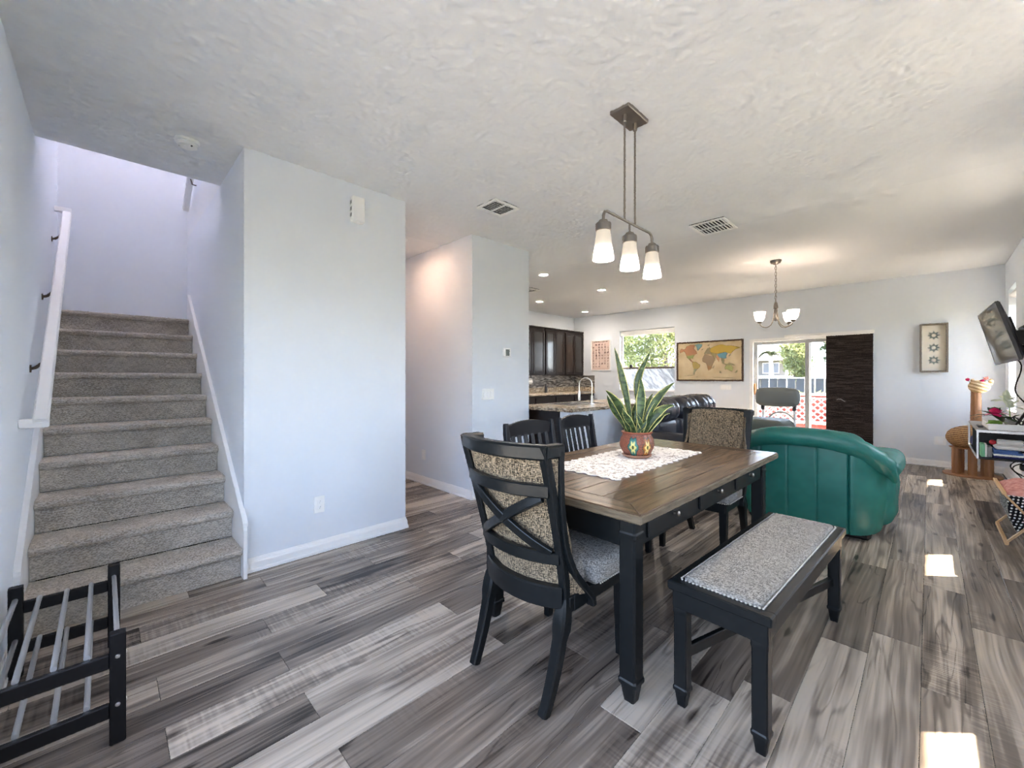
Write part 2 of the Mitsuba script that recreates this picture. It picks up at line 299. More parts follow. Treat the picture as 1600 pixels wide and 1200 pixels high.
struct('wall_kitchen', bx(XK - .15, XK, 3.5, YB + .15, -.1, CEIL), 'wall_paint', 'wall behind the dark kitchen cabinets')
struct('wall_stair_block', cat(bx(XS - .15, XB, 0.64, 1.80, -.1, CEIL), bx(XS - .15, OPEN_X, 0.64, 1.80, CEIL, 5.2)), 'wall_paint', 'large blue-grey wall block between stairs and hallway')
struct('wall_stair_end', wall_holes('y', YF - .15, 1.15, XS - .15, XS, -.1, 5.2, [(-0.15, 0.45, 4.2, 4.95)]), 'wall_paint', 'lavender-grey end wall above the stair landing')
struct('wall_stair_top', bx(OPEN_X, OPEN_X + .15, YF - .15, 0.70, CEIL + .3, 5.2), 'wall_paint', 'wall of the stairwell above the ceiling edge')
struct('wall_hall', bx(XK - .15, XP, 2.70, 3.555, -.1, CEIL), 'wall_paint', 'wall pier with thermostat between hallway and kitchen')
struct('wall_hall_end', bx(XS - .3, XS, 1.7, 2.8, -.1, CEIL), 'wall_paint', 'end wall of the hallway')
cg = .0090
def ceil_relief(u, v):
    x = OPEN_X + .001 + u * (XR - OPEN_X - .001); y = YF + v * (4.4 - YF); P = np.stack([x, y, 0 * x], 1)
    k = meshkit.fbm(P * [36, 36, 1], 2, 5); fade = np.clip((4.4 - y) / 1.2, 0, 1) * np.clip((x - OPEN_X) / .05, 0, 1)
    return np.stack([x, y, CEIL - .0005 - fade * (.0060 * np.clip((k - .42) / .16, 0, 1))], 1)
cr, cuv = grid(ceil_relief, int((XR - OPEN_X) / cg), int((4.4 - YF) / cg)); cr.invert()
struct('ceiling_texture', cr, 'ceiling_flat', 'knockdown plaster relief of the white ceiling', smooth=True)
c1, c2 = bx(OPEN_X, XR + .2, YF - .2, YB + .2, CEIL, CEIL + .3), bx(XK - .2, OPEN_X, 0.64, YB + .2, CEIL, CEIL + .3)
cm = cat(c1, c2); struct('ceiling', cm, 'ceiling_paint', 'white knockdown-textured ceiling', uv=np.stack([cm.vertices[:, 0] + cm.vertices[:, 2], cm.vertices[:, 1] + cm.vertices[:, 2]], 1))
struct('ceiling_upper', bx(XS - .2, OPEN_X + .2, YF - .2, 1.9, 5.2, 5.35), 'trim_white', 'upstairs ceiling over the stairwell')
# floor: every plank a piece of its own
struct('floor', bx(XK - .15, XR + .15, YF - .15, YB + .15, -.10, -.003), 'black_wood', 'grey-brown wood plank floor')
PW, PL = 0.1735, 1.18
OFF = {-3: .86, -2: .469, -1: .75, 0: .008, 1: .35, 2: .12, 3: .714, 4: .553, 5: .173, 6: .80, 7: .36, 8: .567, 9: .165, 10: .57, 11: .157, 12: .57, 13: .158, 14: .59, 15: .922, 16: .126, 17: .70, 18: .35, 19: 1.0, 20: .55}
TONES = {(15, -1): .68, (15, 0): .36, (16, -1): .22, (16, 0): .40, (17, -1): .42, (17, 0): .40, (14, -1): .36, (14, 0): .44, (13, -1): .50, (13, 0): .42, (13, 1): .34, (12, -1): .30, (12, 0): .36, (12, 1): .5,
         (11, -1): .30, (11, 0): .66, (11, 1): .32, (10, -1): .24, (10, 0): .56, (10, 1): .36, (9, -1): .52, (9, 0): .60, (9, 1): .30, (8, -1): .62, (8, 0): .36, (8, 1): .40, (7, 0): .34, (7, -1): .40, (7, 1): .30, (6, -1): .46, (6, 0): .34,
         (5, -1): .50, (5, 0): .36, (5, 1): .66, (5, 2): .40, (4, 0): .62, (4, -1): .45, (4, 1): .34, (4, 2): .46, (3, 0): .62, (3, 1): .40, (3, 2): .55, (2, 0): .66, (2, 1): .68, (2, 2): .30, (2, 3): .52, (1, 0): .62, (1, 1): .70, (1, 2): .40, (1, 3): .50,
         (0, 1): .52, (0, 2): .56, (0, 3): .62, (0, 4): .56, (-1, 0): .5, (-1, 1): .56, (-1, 2): .44, (-1, 3): .52, (-1, 4): .48, (-2, 2): .36, (-2, 3): .46, (-2, 4): .30}
def plank(x0, x1, y0, y1, tone, seed):
    g, t, c = 0.0006, 0.0, 0.0016
    x0, x1, y0, y1 = x0 + g, x1 - g, y0 + g, y1 - g
    v = [(x0, y0, -.004), (x1, y0, -.004), (x1, y1, -.004), (x0, y1, -.004), (x0, y0, -c), (x1, y0, -c), (x1, y1, -c), (x0, y1, -c), (x0 + c, y0 + c, t), (x1 - c, y0 + c, t), (x1 - c, y1 - c, t), (x0 + c, y1 - c, t)]
    f = [(8, 9, 10, 11)] + [(a + i, a + (i + 1) % 4, a + 4 + (i + 1) % 4, a + 4 + i) for a in (0, 4) for i in range(4)]
    put('plank', (v, f), 'floor_wood', 'floor', uv=np.tile([tone, seed], (12, 1)))
pr = np.random.default_rng(11)
k = -3
while .150 - PW * k > XK:
    xa, xb = max(.150 - PW * (k + 1), XK), min(.150 - PW * k, XR)
    ylo = YF if xb > XB - .02 else (1.80 if xb > -5.9 else 3.555)
    off = OFF.get(k, pr.random() * PL); yhi = YB
    n0 = math.floor((ylo - off) / PL)
    for j in range(n0, 9):
        y0, y1 = max(off + PL * j, ylo), min(off + PL * (j + 1), yhi)
        tn = TONES.get((k, j)); t0 = (tn if tn is not None else float(pr.choice([.30, .38, .44, .50, .58, .64]))) + .05; sd = float(pr.random())
        if y1 - y0 < 0.02: continue
        if xb < XB - .02 and y1 > 2.70 and y0 < 3.555 and xb < XP + .02 and xb > -5.9:   # cut out the pier
            if y0 < 2.69: plank(xa, xb, y0, min(y1, 2.70), t0, sd)
            if y1 > 3.57: plank(xa, xb, max(y0, 3.555), y1, t0, sd)
        else: plank(xa, xb, y0, y1, t0, sd)
    k += 1
# baseboards
BP = [(0, 0), (.019, 0), (.019, .016), (.013, .022), (.013, .058), (.010, .064), (.010, .072), (.005, .079), (.004, .088), (0, .090)]
def baseboard(name, p0, p1, nrm, label=None, e0=0, e1=0):
    p0, p1, nrm = np.array(p0, float), np.array(p1, float), np.array(nrm, float); d = (p1 - p0) / np.linalg.norm(p1 - p0)
    secs = []
    for p, e in ((p0, -e0), (p1, e1)): secs.append([[*(p + nrm * a + d * (e * a)), z] for a, z in BP])
    struct(name, loft(secs), 'trim_white', label)
baseboard('baseboard_stair_block', (XB, .64), (XB, 1.80), (1, 0), 'white moulded baseboard under the wall block', 0, 1)
baseboard('baseboard_hall_left', (XB, 1.80), (XS, 1.80), (0, 1), 'white baseboard on the hallway side of the wall block', 1, 0)
baseboard('baseboard_hall_right', (XS, 2.70), (XP, 2.70), (0, -1), 'white baseboard along the hallway', 0, 1)
baseboard('baseboard_pier', (XP, 2.70), (XP, 3.555), (1, 0), 'white baseboard under the thermostat pier', 1, 1)
baseboard('baseboard_front', (-3.02, YF), (XR, YF), (0, 1), 'white baseboard behind the shoe rack')
baseboard('baseboard_right', (XR, YF), (XR, YB), (-1, 0), 'white baseboard along the right wall')
baseboard('baseboard_back', (-3.6, YB), (SD[0] - .02, YB), (0, -1), 'white baseboard under the world map'); baseboard('baseboard_back_right', (SD[1] + .03, YB), (XR, YB), (0, -1), 'white baseboard right of the sliding door')

# unseen lamp upstairs, placed to warm and brighten the stairs
sl_ = thing('unseen_stairwell_lamp', 'unseen round ceiling lamp upstairs, placed to light the stairs', 'ceiling light')
put('base', xf(lathe([(0, 5.19), (.13, 5.19), (.14, 5.2), (0, 5.2)], 24), (-4.9, .17, 0)), 'trim_white', sl_); put('glass_dome', xf(lathe([(0, 5.10), (.06, 5.11), (.11, 5.14), (.12, 5.19), (0, 5.189)], 24), (-4.9, .17, 0)), 'opal_glass', sl_, 40, emitter={'type': 'area', 'radiance': {'type': 'rgb', 'value': [6.5, 4.9, 4.6]}})
# windows in the right wall (sunlight on the floor enters here; the first, unseen, lights the near room)
def window_y(n, x, y0, y1, z0, z1, label):
    w = 'window_%d' % n; USED.add(w); labels[w] = {'kind': 'structure', 'label': label}
    fr = cat(bx(x - .02, x + .02, y0, y0 + .03, z0, z1), bx(x - .02, x + .02, y1 - .03, y1, z0, z1), bx(x - .02, x + .02, y0, y1, z0, z0 + .03), bx(x - .02, x + .02, y0, y1, z1 - .03, z1))
    put('frame', fr, 'trim_white', w); put('pane', bx(x - .001, x + .001, y0 + .03, y1 - .03, z0 + .03, z1 - .03) if False else trimesh.Trimesh([(x, y0 + .03, z0 + .03), (x, y1 - .03, z0 + .03), (x, y1 - .03, z1 - .03), (x, y0 + .03, z1 - .03)], [(0, 1, 2), (0, 2, 3)]), 'window_glass', w)
    put('sill', cb(XR - .02, x - .02, y0, y1, z0 - .02, z0 + .001, .003), 'trim_white', w)
for i, (a, b) in enumerate(WY): window_y(i + 1, XR + .12, a, b, *WZ, ['unseen window in the right wall beside the photographer, placed to light the near room', 'window in the right wall opposite the dining bench', 'window in the right wall before the polka-dot basket', 'narrow bright window behind the television'][i])
def window_x(n, y, x0, x1, z0, z1, label, depth0):
    w = 'window_%d' % n; USED.add(w); labels[w] = {'kind': 'structure', 'label': label}
    put('frame', cat(bx(x0, x0 + .035, y - .02, y + .02, z0, z1), bx(x1 - .035, x1, y - .02, y + .02, z0, z1), bx(x0, x1, y - .02, y + .02, z0, z0 + .035), bx(x0, x1, y - .02, y + .02, z1 - .035, z1)), 'trim_white', w)
    return w
def pane_x(w, y, x0, x1, z0, z1, name='pane', m='window_glass'):
    put(name, trimesh.Trimesh([(x0, y, z0), (x1, y, z0), (x1, y, z1), (x0, y, z1)], [(0, 1, 2), (0, 2, 3)]), m, w)
w = window_x(5, YF - .1, *FW, 'added front window behind the photographer, for fill daylight', 0); put('mullion', bx(-.82, -.78, YF - .12, YF - .08, FW[2], FW[3]), 'trim_white', w); pane_x(w, YF - .1, FW[0] + .035, FW[1] - .035, FW[2] + .035, FW[3] - .035)  # added window out of view, gives soft frontal fill to the room
w = window_x(6, YB + .11, *KW, 'kitchen window with a frosted lower half', 0)
put('meeting_rail', cat(cb(KW[0] + .03, KW[1] - .03, YB + .085, YB + .125, 1.455, 1.490), bx(KW[0] + .03, KW[1] - .03, YB + .078, YB + .087, 1.478, 1.486)), 'grey_frame', w, label='dark strip across the middle')
pane_x(w, YB + .105, KW[0] + .035, KW[1] - .035, 1.49, KW[3] - .035); pane_x(w, YB + .105, KW[0] + .035, KW[1] - .035, KW[2] + .035, 1.455)
put('privacy_film', bx(KW[0] + .035, KW[1] - .035, YB + .096, YB + .0975, KW[2] + .035, 1.455), 'frosted_film', w, label='pale streaky privacy film')
put('sash_lock', xf(trimesh.creation.cylinder(radius=.035, height=.03, sections=20), (-4.72, YB + .075, 1.515), rx=math.pi / 2), 'plastic_dark', w, label='small black round knob')
put('sill', cb(KW[0], KW[1], YB - .03, YB + .09, KW[2] - .02, KW[2] + .002), 'trim_white', w)
put('valance', cb(KW[0] + .01, KW[1] - .01, YB + .03, YB + .08, 2.20, 2.30), 'plastic_white', w, label='raised white shade')
# unseen landing window, placed high up to light the stairwell
USED.add('window_7'); labels['window_7'] = {'kind': 'structure', 'label': 'unseen window high over the stair landing, placed to light the stairwell'}
put('pane', trimesh.Trimesh([(XS - .1, -.15, 4.2), (XS - .1, .45, 4.2), (XS - .1, .45, 4.95), (XS - .1, -.15, 4.95)], [(0, 1, 2), (0, 2, 3)]), 'window_glass', 'window_7')
# roller shade at the far right window
rs = thing('roller_shade', 'white roller shade rolled up at the top of the narrow window', 'roller shade')
put('roll', xf(trimesh.creation.cylinder(radius=.033, height=.62, sections=24), (XR + .04, 7.74, 2.29), rx=math.pi / 2), 'plastic_white', rs, 30)
put('shade_cloth', bx(XR + .07, XR + .073, 7.43, 8.05, 2.17, 2.30), 'white_cloth', rs)
put('end_cap', xf(lathe([(0, 0), (.04, 0), (.04, .012), (0, .014)], 20), (XR + .04, 8.05, 2.29), rx=math.pi / 2), 'trim_white', rs)
# sliding door
d = 'door_1'; USED.add(d); labels[d] = {'kind': 'structure', 'label': 'sliding glass patio door with white frame'}
x0, x1 = SD[0], SD[1]; yd = YB + .08
put('frame', cat(bx(x0, x0 + .05, YB - .005, YB + .15, 0, SD[3]), bx(x1 - .05, x1, YB - .005, YB + .15, 0, SD[3]), bx(x0, x1, YB - .005, YB + .15, SD[3] - .05, SD[3]), bx(x0, x1, YB, YB + .15, 0, .03)), 'trim_white', d)
for (a, b, yy) in ((x0 + .05, -1.40, yd + .02), (-1.47, x1 - .05, yd - .03)):
    s = put('sash', cat(bx(a, a + .055, yy - .018, yy + .018, .03, 1.90), bx(b - .055, b, yy - .018, yy + .018, .03, 1.90), bx(a, b, yy - .018, yy + .018, .03, .12), bx(a, b, yy - .018, yy + .018, 1.85, 1.90)), 'door_frame', d)
    pane_x(s, yy, a + .055, b - .055, .12, 1.85)
put('handle', cat(cb(x0 + .058, x0 + .085, yd - .045, yd - .01, .95, 1.15, .006)), 'honey_wood', d, label='brown wooden pull handle')
pb = thing('panel_blind', 'dark brown woven panel blind covering the right side of the sliding door', 'blind')
put('track', cat(cb(-1.75, -.585, YB - .07, YB - .012, 1.945, 1.985), bx(-1.75, -.585, YB - .05, YB - .03, 1.93, 1.95)), 'trim_white', pb)
put('panel', bx(-1.175, -.605, YB - .048, YB - .044, .03, 1.93), 'dark_weave', pb); put('panel', bx(-1.15, -.60, YB - .036, YB - .032, .03, 1.93), 'dark_weave', pb)
put('bottom_bar', cb(-1.175, -.605, YB - .052, YB - .040, .02, .05), 'espresso_wood', pb)

# ------------------------------------------------------------------ stairs
st = thing('staircase', 'carpeted grey-beige straight staircase rising on the left', 'staircase')
NX = lambda k: -3.03 - .2515 * (k - 1)
def step_mesh(k, last=False):
    zt, zb = .185 * k, .185 * (k - 1); xn = NX(k); xback = (XS + .004 if last else NX(k + 1) - .03)
    prof = [(xn - .040, zb + .001), (xn - .040, zb + .11), (xn - .038, zt - .048), (xn - .010, zt - .047), (xn + .004, zt - .036), (xn + .009, zt - .018), (xn + .003, zt - .005), (xn - .012, zt), (xn - .10, zt + .002)]
    for t in np.linspace(.15, 1, 8): prof.append((xn - .10 + (xback - xn + .10) * t, zt))
    prof = np.array(prof); ny = 60; ys = np.linspace(YF + .022, .64 - .022, ny)
    V = np.zeros((ny, len(prof), 3)); V[:, :, 0] = prof[None, :, 0]; V[:, :, 2] = prof[None, :, 1]; V[:, :, 1] = ys[:, None]
    nz = meshkit.fbm(V * 45, 2) - .5; V[:, :-1, 0] += nz[:, :-1] * .007; V[:, :, 2] += (nz * .005) * (np.arange(len(prof)) > 2)[None]
    if k == 1: V[:, 0, 2] = 0.001
    bot = np.zeros((ny, 2, 3)); bot[:, 0] = np.stack([np.full(ny, xback), ys, np.full(ny, zb + .001)], 1)
    secs = [np.vstack([V[i], [xback, ys[i], zb + .001]]) for i in range(ny)]
    return loft(secs)
for k in range(1, 11): put('step', step_mesh(k, k == 10), 'carpet', st, smooth=50)
def skirt(y0, y1, label):
    P = [(-2.985, 0), (-2.985, .30), (-3.02, .345), (-5.40, .345 + .735 * 2.38), (-5.46, .345 + .735 * 2.38 + .02), (-5.46, 1.7), (-5.2, 1.4), (-3.30, 0)]
    P = [(x if x < -3.0 else -3.0, z) for x, z in P]
    m = prism([(x, z) for x, z in P], y1 - y0); m.apply_transform(trimesh.transformations.rotation_matrix(math.pi / 2, [1, 0, 0])); m.apply_translation([0, y1, 0])
    cap = loft([[[x, y0 - .004, z - .0], [x, y1 + .004, z - .0], [x, y1 + .004, z + .022], [x, y0 - .004, z + .022]] for x, z in [(-3.0, .325), (-3.02, .345), (-5.40, .345 + .735 * 2.38)]])
    return m, cap
for y0, y1, n in ((YF, YF + .02, 'trim_stair_left'), (.64 - .02, .64, 'trim_stair_right')):
    m, cap = skirt(y0, y1, n); struct(n, m, 'trim_white', 'white skirt board along the carpeted stairs, ' + ('handrail side' if y0 < 0 else 'wall block side')); put('cap', cap, 'trim_white', n)
hr = thing('stair_handrail', 'long white handrail sloping up the left stair wall', 'handrail')
ra, rb_ = np.array([-3.15, -.225, 1.03]), np.array([-5.30, -.225, 1.03 + .78 * 2.15])
put('rail', bar([ra, (ra + rb_) / 2, rb_], .055, .045), 'trim_white', hr)
put('wall_return', cb(ra[0] - .055, ra[0] + .002, YF, -.1975, ra[2] - .024, ra[2] + .020), 'trim_white', hr); put('wall_return', cb(rb_[0] - .004, rb_[0] + .05, YF, -.1975, rb_[2] - .02, rb_[2] + .022), 'trim_white', hr)
for t in (.22, .52, .86):
    p = ra + (rb_ - ra) * t
    put('bracket', cat(tube([[p[0], YF, p[2] - .09], [p[0], YF + .02, p[2] - .085], [p[0], YF + .05, p[2] - .055], [p[0], -.235, p[2] - .020]], .009, 8), xf(trimesh.creation.cylinder(radius=.022, height=.006, sections=16), (p[0], YF + .003, p[2] - .09), rx=math.pi / 2)), 'bronze', hr, 30)
ur = thing('upper_handrail', 'short grey end of the upper handrail hanging beside the stair opening', 'handrail')
put('rail', bar([[-5.33, .595, 2.97], [-5.15, .595, 3.09], [-4.6, .595, 3.47]], .05, .05), 'trim_white', ur); put('bracket', tube([[-5.0, .64, 3.12], [-5.0, .61, 3.12], [-5.0, .595, 3.17]], .006, 8), 'bronze', ur)

# ------------------------------------------------------------------ lamps and ceiling fittings
def lathe_at(prof, loc, n=28): return xf(lathe(prof, n), loc)
def glow(r, g, b): return {'emitter': {'type': 'area', 'radiance': {'type': 'rgb', 'value': [r, g, b]}}}
PX, PYC = -1.19, 2.11
def shade_glow(p, n, uv):   # lit opal glass: dim under the cap, bright around the bulb
    t = dr.clip((2.02 - p.z) / .15, 0, 1); return F3(1.0, .86, .70) * (.026 + .020 * t + 1.5 * LAMP * dr.square(smoothstep(.38, 1.0, t)))
pl = thing('pendant_light', 'brushed nickel linear pendant with three lit frosted glass shades over the dining table', 'pendant light')
put('canopy', cat(cb(PX - .06, PX + .06, PYC - .11, PYC + .11, CEIL - .024, CEIL, .004)), 'brushed_nickel', pl)
for yy in (2.058, 2.172):
    put('rod', tube([[PX, yy, 2.715], [PX, yy, 2.13]], .0055, 10, (1, 0, 0)), 'brushed_nickel', pl, 30); put('rod_collar', lathe_at([(.009, 2.675), (.012, 2.68), (.012, 2.716), (.0, 2.717)], (PX, yy, 0), 14), 'brushed_nickel', pl, 30)
cur = [(PX, 1.845, 2.07), (PX, 1.846, 2.10), (PX, 1.856, 2.122), (PX, 1.88, 2.132)] + [(PX, y, 2.132) for y in np.linspace(1.93, 2.30, 6)] + [(PX, 2.345, 2.132), (PX, 2.369, 2.122), (PX, 2.379, 2.10), (PX, 2.38, 2.07)]
put('bar', cat(tube(cur, .0075, 10, (1, 0, 0)), tube([[PX, 2.1125, 2.13], [PX, 2.1125, 2.07]], .006, 8, (1, 0, 0))), 'brushed_nickel', pl, 30)
for yy in (1.845, 2.1125, 2.38):
    h = put('shade_cap', lathe_at([(0, 2.075), (.022, 2.075), (.024, 2.062), (.036, 2.060), (.040, 2.055), (.040, 2.020), (.034, 2.018), (0, 2.018)], (PX, yy, 0)), 'brushed_nickel', pl, 30)
    z0 = 1.868
    gm = lathe_at([(.030, 2.019), (.036, 2.018), (.042, 1.97), (.049, 1.92), (.055, z0 + .006), (.055, z0), (.051, z0), (.050, z0 + .008), (.044, 1.92), (.036, 2.0)], (PX, yy, 0))
    put('glass_shade', gm, 'opal_glass', pl, True, uv=np.c_[(np.arctan2(gm.vertices[:, 1] - yy, gm.vertices[:, 0] - PX) / 6.2832 + .5) * .98 + .01, np.linspace(.02, .98, len(gm.vertices))], emitter={'type': 'area', 'radiance': proc(shade_glow)})
    put('bulb', lathe_at([(0, 1.90), (.018, 1.905), (.026, 1.925), (.022, 1.95), (.012, 1.975), (.012, 2.0), (0, 2.0)], (PX, yy, 0), 16), 'opal_glass', pl, 40, **glow(24 * LAMP, 21 * LAMP, 17.5 * LAMP))
ch = thing('chandelier', 'three-arm nickel chandelier with lit upturned glass shades on a chain before the far wall', 'chandelier')
CX, CY = -1.366, 6.05
put('canopy', lathe_at([(0, 2.69), (.02, 2.69), (.055, 2.71), (.065, 2.735), (.065, 2.74), (0, 2.74)], (CX, CY, 0)), 'brushed_nickel', ch, 30)
links = []
for i in range(13):
    zc = 2.68 - .037 * i; a = np.linspace(0, 2 * np.pi, 13); ax = np.array([1, 0, 0]) if i % 2 else np.array([0, 1, 0])
    links.append(tube([np.array([CX, CY, zc]) + ax * .011 * np.cos(t) + UP * .023 * np.sin(t) for t in a], .003, 6, np.cross(ax, UP), False))
put('chain', cat(links), 'brushed_nickel', ch, True, kind='stuff')
put('stem', lathe_at([(0, 1.97), (.016, 1.98), (.022, 2.0), (.012, 2.03), (.012, 2.12), (.028, 2.135), (.028, 2.15), (.02, 2.19), (.012, 2.215), (0, 2.225)], (CX, CY, 0), 20), 'brushed_nickel', ch, 30)
for ang in (-2.42, -0.2, 1.0):
    dx, dy = math.cos(ang + YAW * 0), math.sin(ang)
    arm = spline([(CX + dx * .015, CY + dy * .015, 2.12), (CX + dx * .03, CY + dy * .03, 2.0), (CX + dx * .09, CY + dy * .09, 1.90), (CX + dx * .16, CY + dy * .16, 1.90), (CX + dx * .195, CY + dy * .195, 1.95)], 18)
    put('arm', tube(arm, .006, 8), 'brushed_nickel', ch, 30)
    sx, sy = CX + dx * .197, CY + dy * .197
    g = put('glass_shade', lathe_at([(.010, 1.965), (.03, 1.967), (.048, 1.99), (.060, 2.03), (.068, 2.09), (.064, 2.09), (.055, 2.03), (.04, 1.99), (.01, 1.975)], (sx, sy, 0), 24), 'opal_glass', ch, 40, **glow(.5 * LAMP, .41 * LAMP, .31 * LAMP))
    put('socket', lathe_at([(0, 1.94), (.018, 1.945), (.03, 1.966), (0, 1.966)], (sx, sy, 0), 16), 'brushed_nickel', ch, 30)
    put('bulb', lathe_at([(0, 1.975), (.014, 1.985), (.022, 2.02), (.016, 2.045), (0, 2.055)], (sx, sy, 0), 14), 'opal_glass', ch, 40, **glow(15 * LAMP, 12 * LAMP, 10 * LAMP))
RL = [(-3.90, 4.50), (-5.33, 6.03), (-3.89, 5.98), (-3.90, 7.48), (-5.44, 7.69)]
RN = ['recessed ceiling light nearest the thermostat pier, over the island', 'recessed ceiling light above the dark wall cabinets', 'recessed ceiling light in the middle of the kitchen ceiling', 'recessed ceiling light nearest the kitchen window', 'recessed ceiling light in the far left kitchen corner']
def can_light(x, y, lab, r=.075, power=26.0, tint=(1, .87, .74), grp='recessed kitchen ceiling lights'):
    c = thing('recessed_light', lab, 'ceiling light', grp)
    put('trim_ring', lathe_at([(r * .80, CEIL - .001), (r * .82, CEIL - .008), (r * 1.0, CEIL - .008), (r * 1.14, CEIL - .003), (r * 1.14, CEIL), (r * .8, CEIL)], (x, y, 0), 28), 'trim_white', c, 30)
    put('lamp', lathe_at([(r * .8, CEIL - .002), (r * .5, CEIL - .010), (0, CEIL - .012)][::-1] + [(r * .8, CEIL - .001), (0, CEIL - .001)], (x, y, 0), 24), 'opal_glass', c, 40, **glow(power * tint[0] * LAMP, power * tint[1] * LAMP, power * tint[2] * LAMP))
for (x, y), lab in zip(RL, RN): can_light(x, y, lab)
can_light(-4.0, 2.26, 'recessed ceiling light in the hallway', power=15, tint=(1, .62, .42), grp=None)
sd = thing('smoke_detector', 'round white smoke detector on the ceiling near the stairs', 'smoke detector')
put('base', lathe_at([(0, CEIL - .018), (.060, CEIL - .018), (.064, CEIL - .012), (.066, CEIL), (0, CEIL)], (-3.262, .372, 0)), 'plastic_white', sd, 30); put('cover', lathe_at([(0, CEIL - .046), (.030, CEIL - .045), (.050, CEIL - .038), (.056, CEIL - .024), (.054, CEIL - .018), (0, CEIL - .018)], (-3.262, .372, 0)), 'plastic_white', sd, 40)
put('test_button', lathe_at([(0, CEIL - .049), (.008, CEIL - .049), (.009, CEIL - .044), (0, CEIL - .044)], (-3.245, .36, 0), 14), 'trim_white', sd); put('indicator', lathe_at([(0, CEIL - .0445), (.005, CEIL - .0445), (.005, CEIL - .04), (0, CEIL - .04)], (-3.225, .39, 0), 10), 'plastic_dark', sd); put('indicator', lathe_at([(0, CEIL - .0435), (.004, CEIL - .0435), (.004, CEIL - .038), (0, CEIL - .038)], (-3.27, .335, 0), 10), 'plastic_dark', sd)
def vent(x0, x1, y0, y1, label, n, split=True):
    v = thing('ceiling_vent', label, 'ceiling vent')
    b = .028; z0, z1 = CEIL - .020, CEIL - .009
    put('frame', cat(cb(x0, x1, y0, y0 + b, z0, z1, .003), cb(x0, x1, y1 - b, y1, z0, z1, .003), cb(x0, x0 + b, y0 + b, y1 - b, z0, z1, .003), cb(x1 - b, x1, y0 + b, y1 - b, z0, z1, .003), cb(x0 + b, x1 - b, (y0 + y1) / 2 - .006, (y0 + y1) / 2 + .006, z0, z1, .002)), 'plastic_white', v)
    put('back', bx(x0 + .01, x1 - .01, y0 + .01, y1 - .01, CEIL - .0095, CEIL), 'plastic_dark', v)
    for ya, yb in ((y0 + b, (y0 + y1) / 2 - .006), ((y0 + y1) / 2 + .006, y1 - b)):
        for i in range(n):
            xx = x0 + b + (x1 - x0 - 2 * b) * (i + .5) / n
            s = bx(-.0115, .0115, ya, yb, -.0008, .0008); s = xf(s, (xx, 0, CEIL - .0155), ry=math.radians(24)); put('louver', s, 'plastic_white', v)
vent(-2.755, -2.50, 2.285, 2.575, 'white louvred ceiling vent left of the pendant light', 7); vent(-1.645, -1.315, 4.035, 4.415, 'white louvred ceiling vent right of the pendant light, further back', 9); vent(-4.95, -4.60, 4.92, 5.22, 'small ceiling vent over the kitchen beside the thermostat pier', 7)

# ------------------------------------------------------------------ wall fittings
def plate_x(x, yc, zc, w, h, name, label, catg, gang):
    """cover plate on a wall that faces +x"""
    t = thing(name, label, catg); put('cover_plate', cb(x, x + .006, yc - w / 2, yc + w / 2, zc - h / 2, zc + h / 2, .003), 'plastic_white', t)
    return t
def rocker(t, x, yc, zc): put('switch_rocker', cat(cb(x + .005, x + .011, yc - .016, yc + .016, zc - .033, zc + .033, .003)), 'trim_white', t)
def recept_x(t, x, yc, zc, s=1):
    for dz in (-.02, .02):
        r = put('receptacle', xf(lathe([(0, .004), (.0145, .004), (.016, .0), (0, 0)], 20), (x + .0055, yc, zc + dz), ry=math.pi / 2), 'trim_white', t)
        put('slot', cat(bx(x + .009, x + .0102, yc - .0065, yc - .0045, zc + dz, zc + dz + .008), bx(x + .009, x + .0102, yc + .0045, yc + .0065, zc + dz, zc + dz + .008), bx(x + .009, x + .0102, yc - .002, yc + .002, zc + dz - .009, zc + dz - .005)), 'slot_grey', r)
t = plate_x(XB, 1.104, .345, .074, .118, 'wall_outlet', 'white duplex outlet low on the wall block', 'outlet', 1); recept_x(t, XB, 1.104, .345)
t = plate_x(XP, 2.912, 1.080, .172, .118, 'light_switch', 'white triple light switch on the pier beside the kitchen', 'light switch', 3)
for dy in (-.046, 0, .046): rocker(t, XP, 2.912 + dy, 1.08)
t = thing('wall_outlet', 'white outlet low on the hallway wall', 'outlet'); put('cover_plate', cb(-4.25, -4.175, 2.694, 2.70, .285, .405, .003), 'plastic_white', t)
for zz in (.325, .365): put('receptacle', cb(-4.228, -4.197, 2.690, 2.695, zz - .014, zz + .014, .003), 'trim_white', t)
t = thing('thermostat', 'small white wall thermostat with a dark screen on the pier', 'thermostat'); put('case', cb(XP, XP + .022, 3.125, 3.245, 1.485, 1.585, .006), 'trim_white', t); put('screen', cb(XP + .021, XP + .0235, 3.158, 3.215, 1.50, 1.57, .001), 'screen_grey', t)
t = thing('door_chime', 'white rectangular door chime box high on the wall block', 'door chime'); put('case', cb(XB, XB + .052, 1.325, 1.425, 2.435, 2.630, .010), 'plastic_white', t); put('cover', cb(XB + .05, XB + .056, 1.329, 1.421, 2.440, 2.625, .004), 'trim_white', t)
for zz in (2.485, 2.532, 2.58): put('slot', cb(XB + .014, XB + .042, 1.322, 1.327, zz - .013, zz + .013, .001), 'slot_grey', t)
t = thing('light_switch', 'white multi-gang light switch under the world map', 'light switch'); put('cover_plate', cb(-2.80, -2.61, YB - .006, YB, 1.03, 1.13, .003), 'plastic_white', t)
for i in range(4): put('switch_rocker', cb(-2.787 + .044 * i, -2.757 + .044 * i, YB - .010, YB - .005, 1.05, 1.11, .002), 'trim_white', t)
t = thing('wall_outlet', 'white outlet on the far wall beside the giraffe', 'outlet'); put('cover_plate', cb(.05, .17, YB - .006, YB, .31, .43, .003), 'plastic_white', t); put('receptacle', cb(.08, .14, YB - .009, YB - .005, .335, .405, .003), 'trim_white', t)

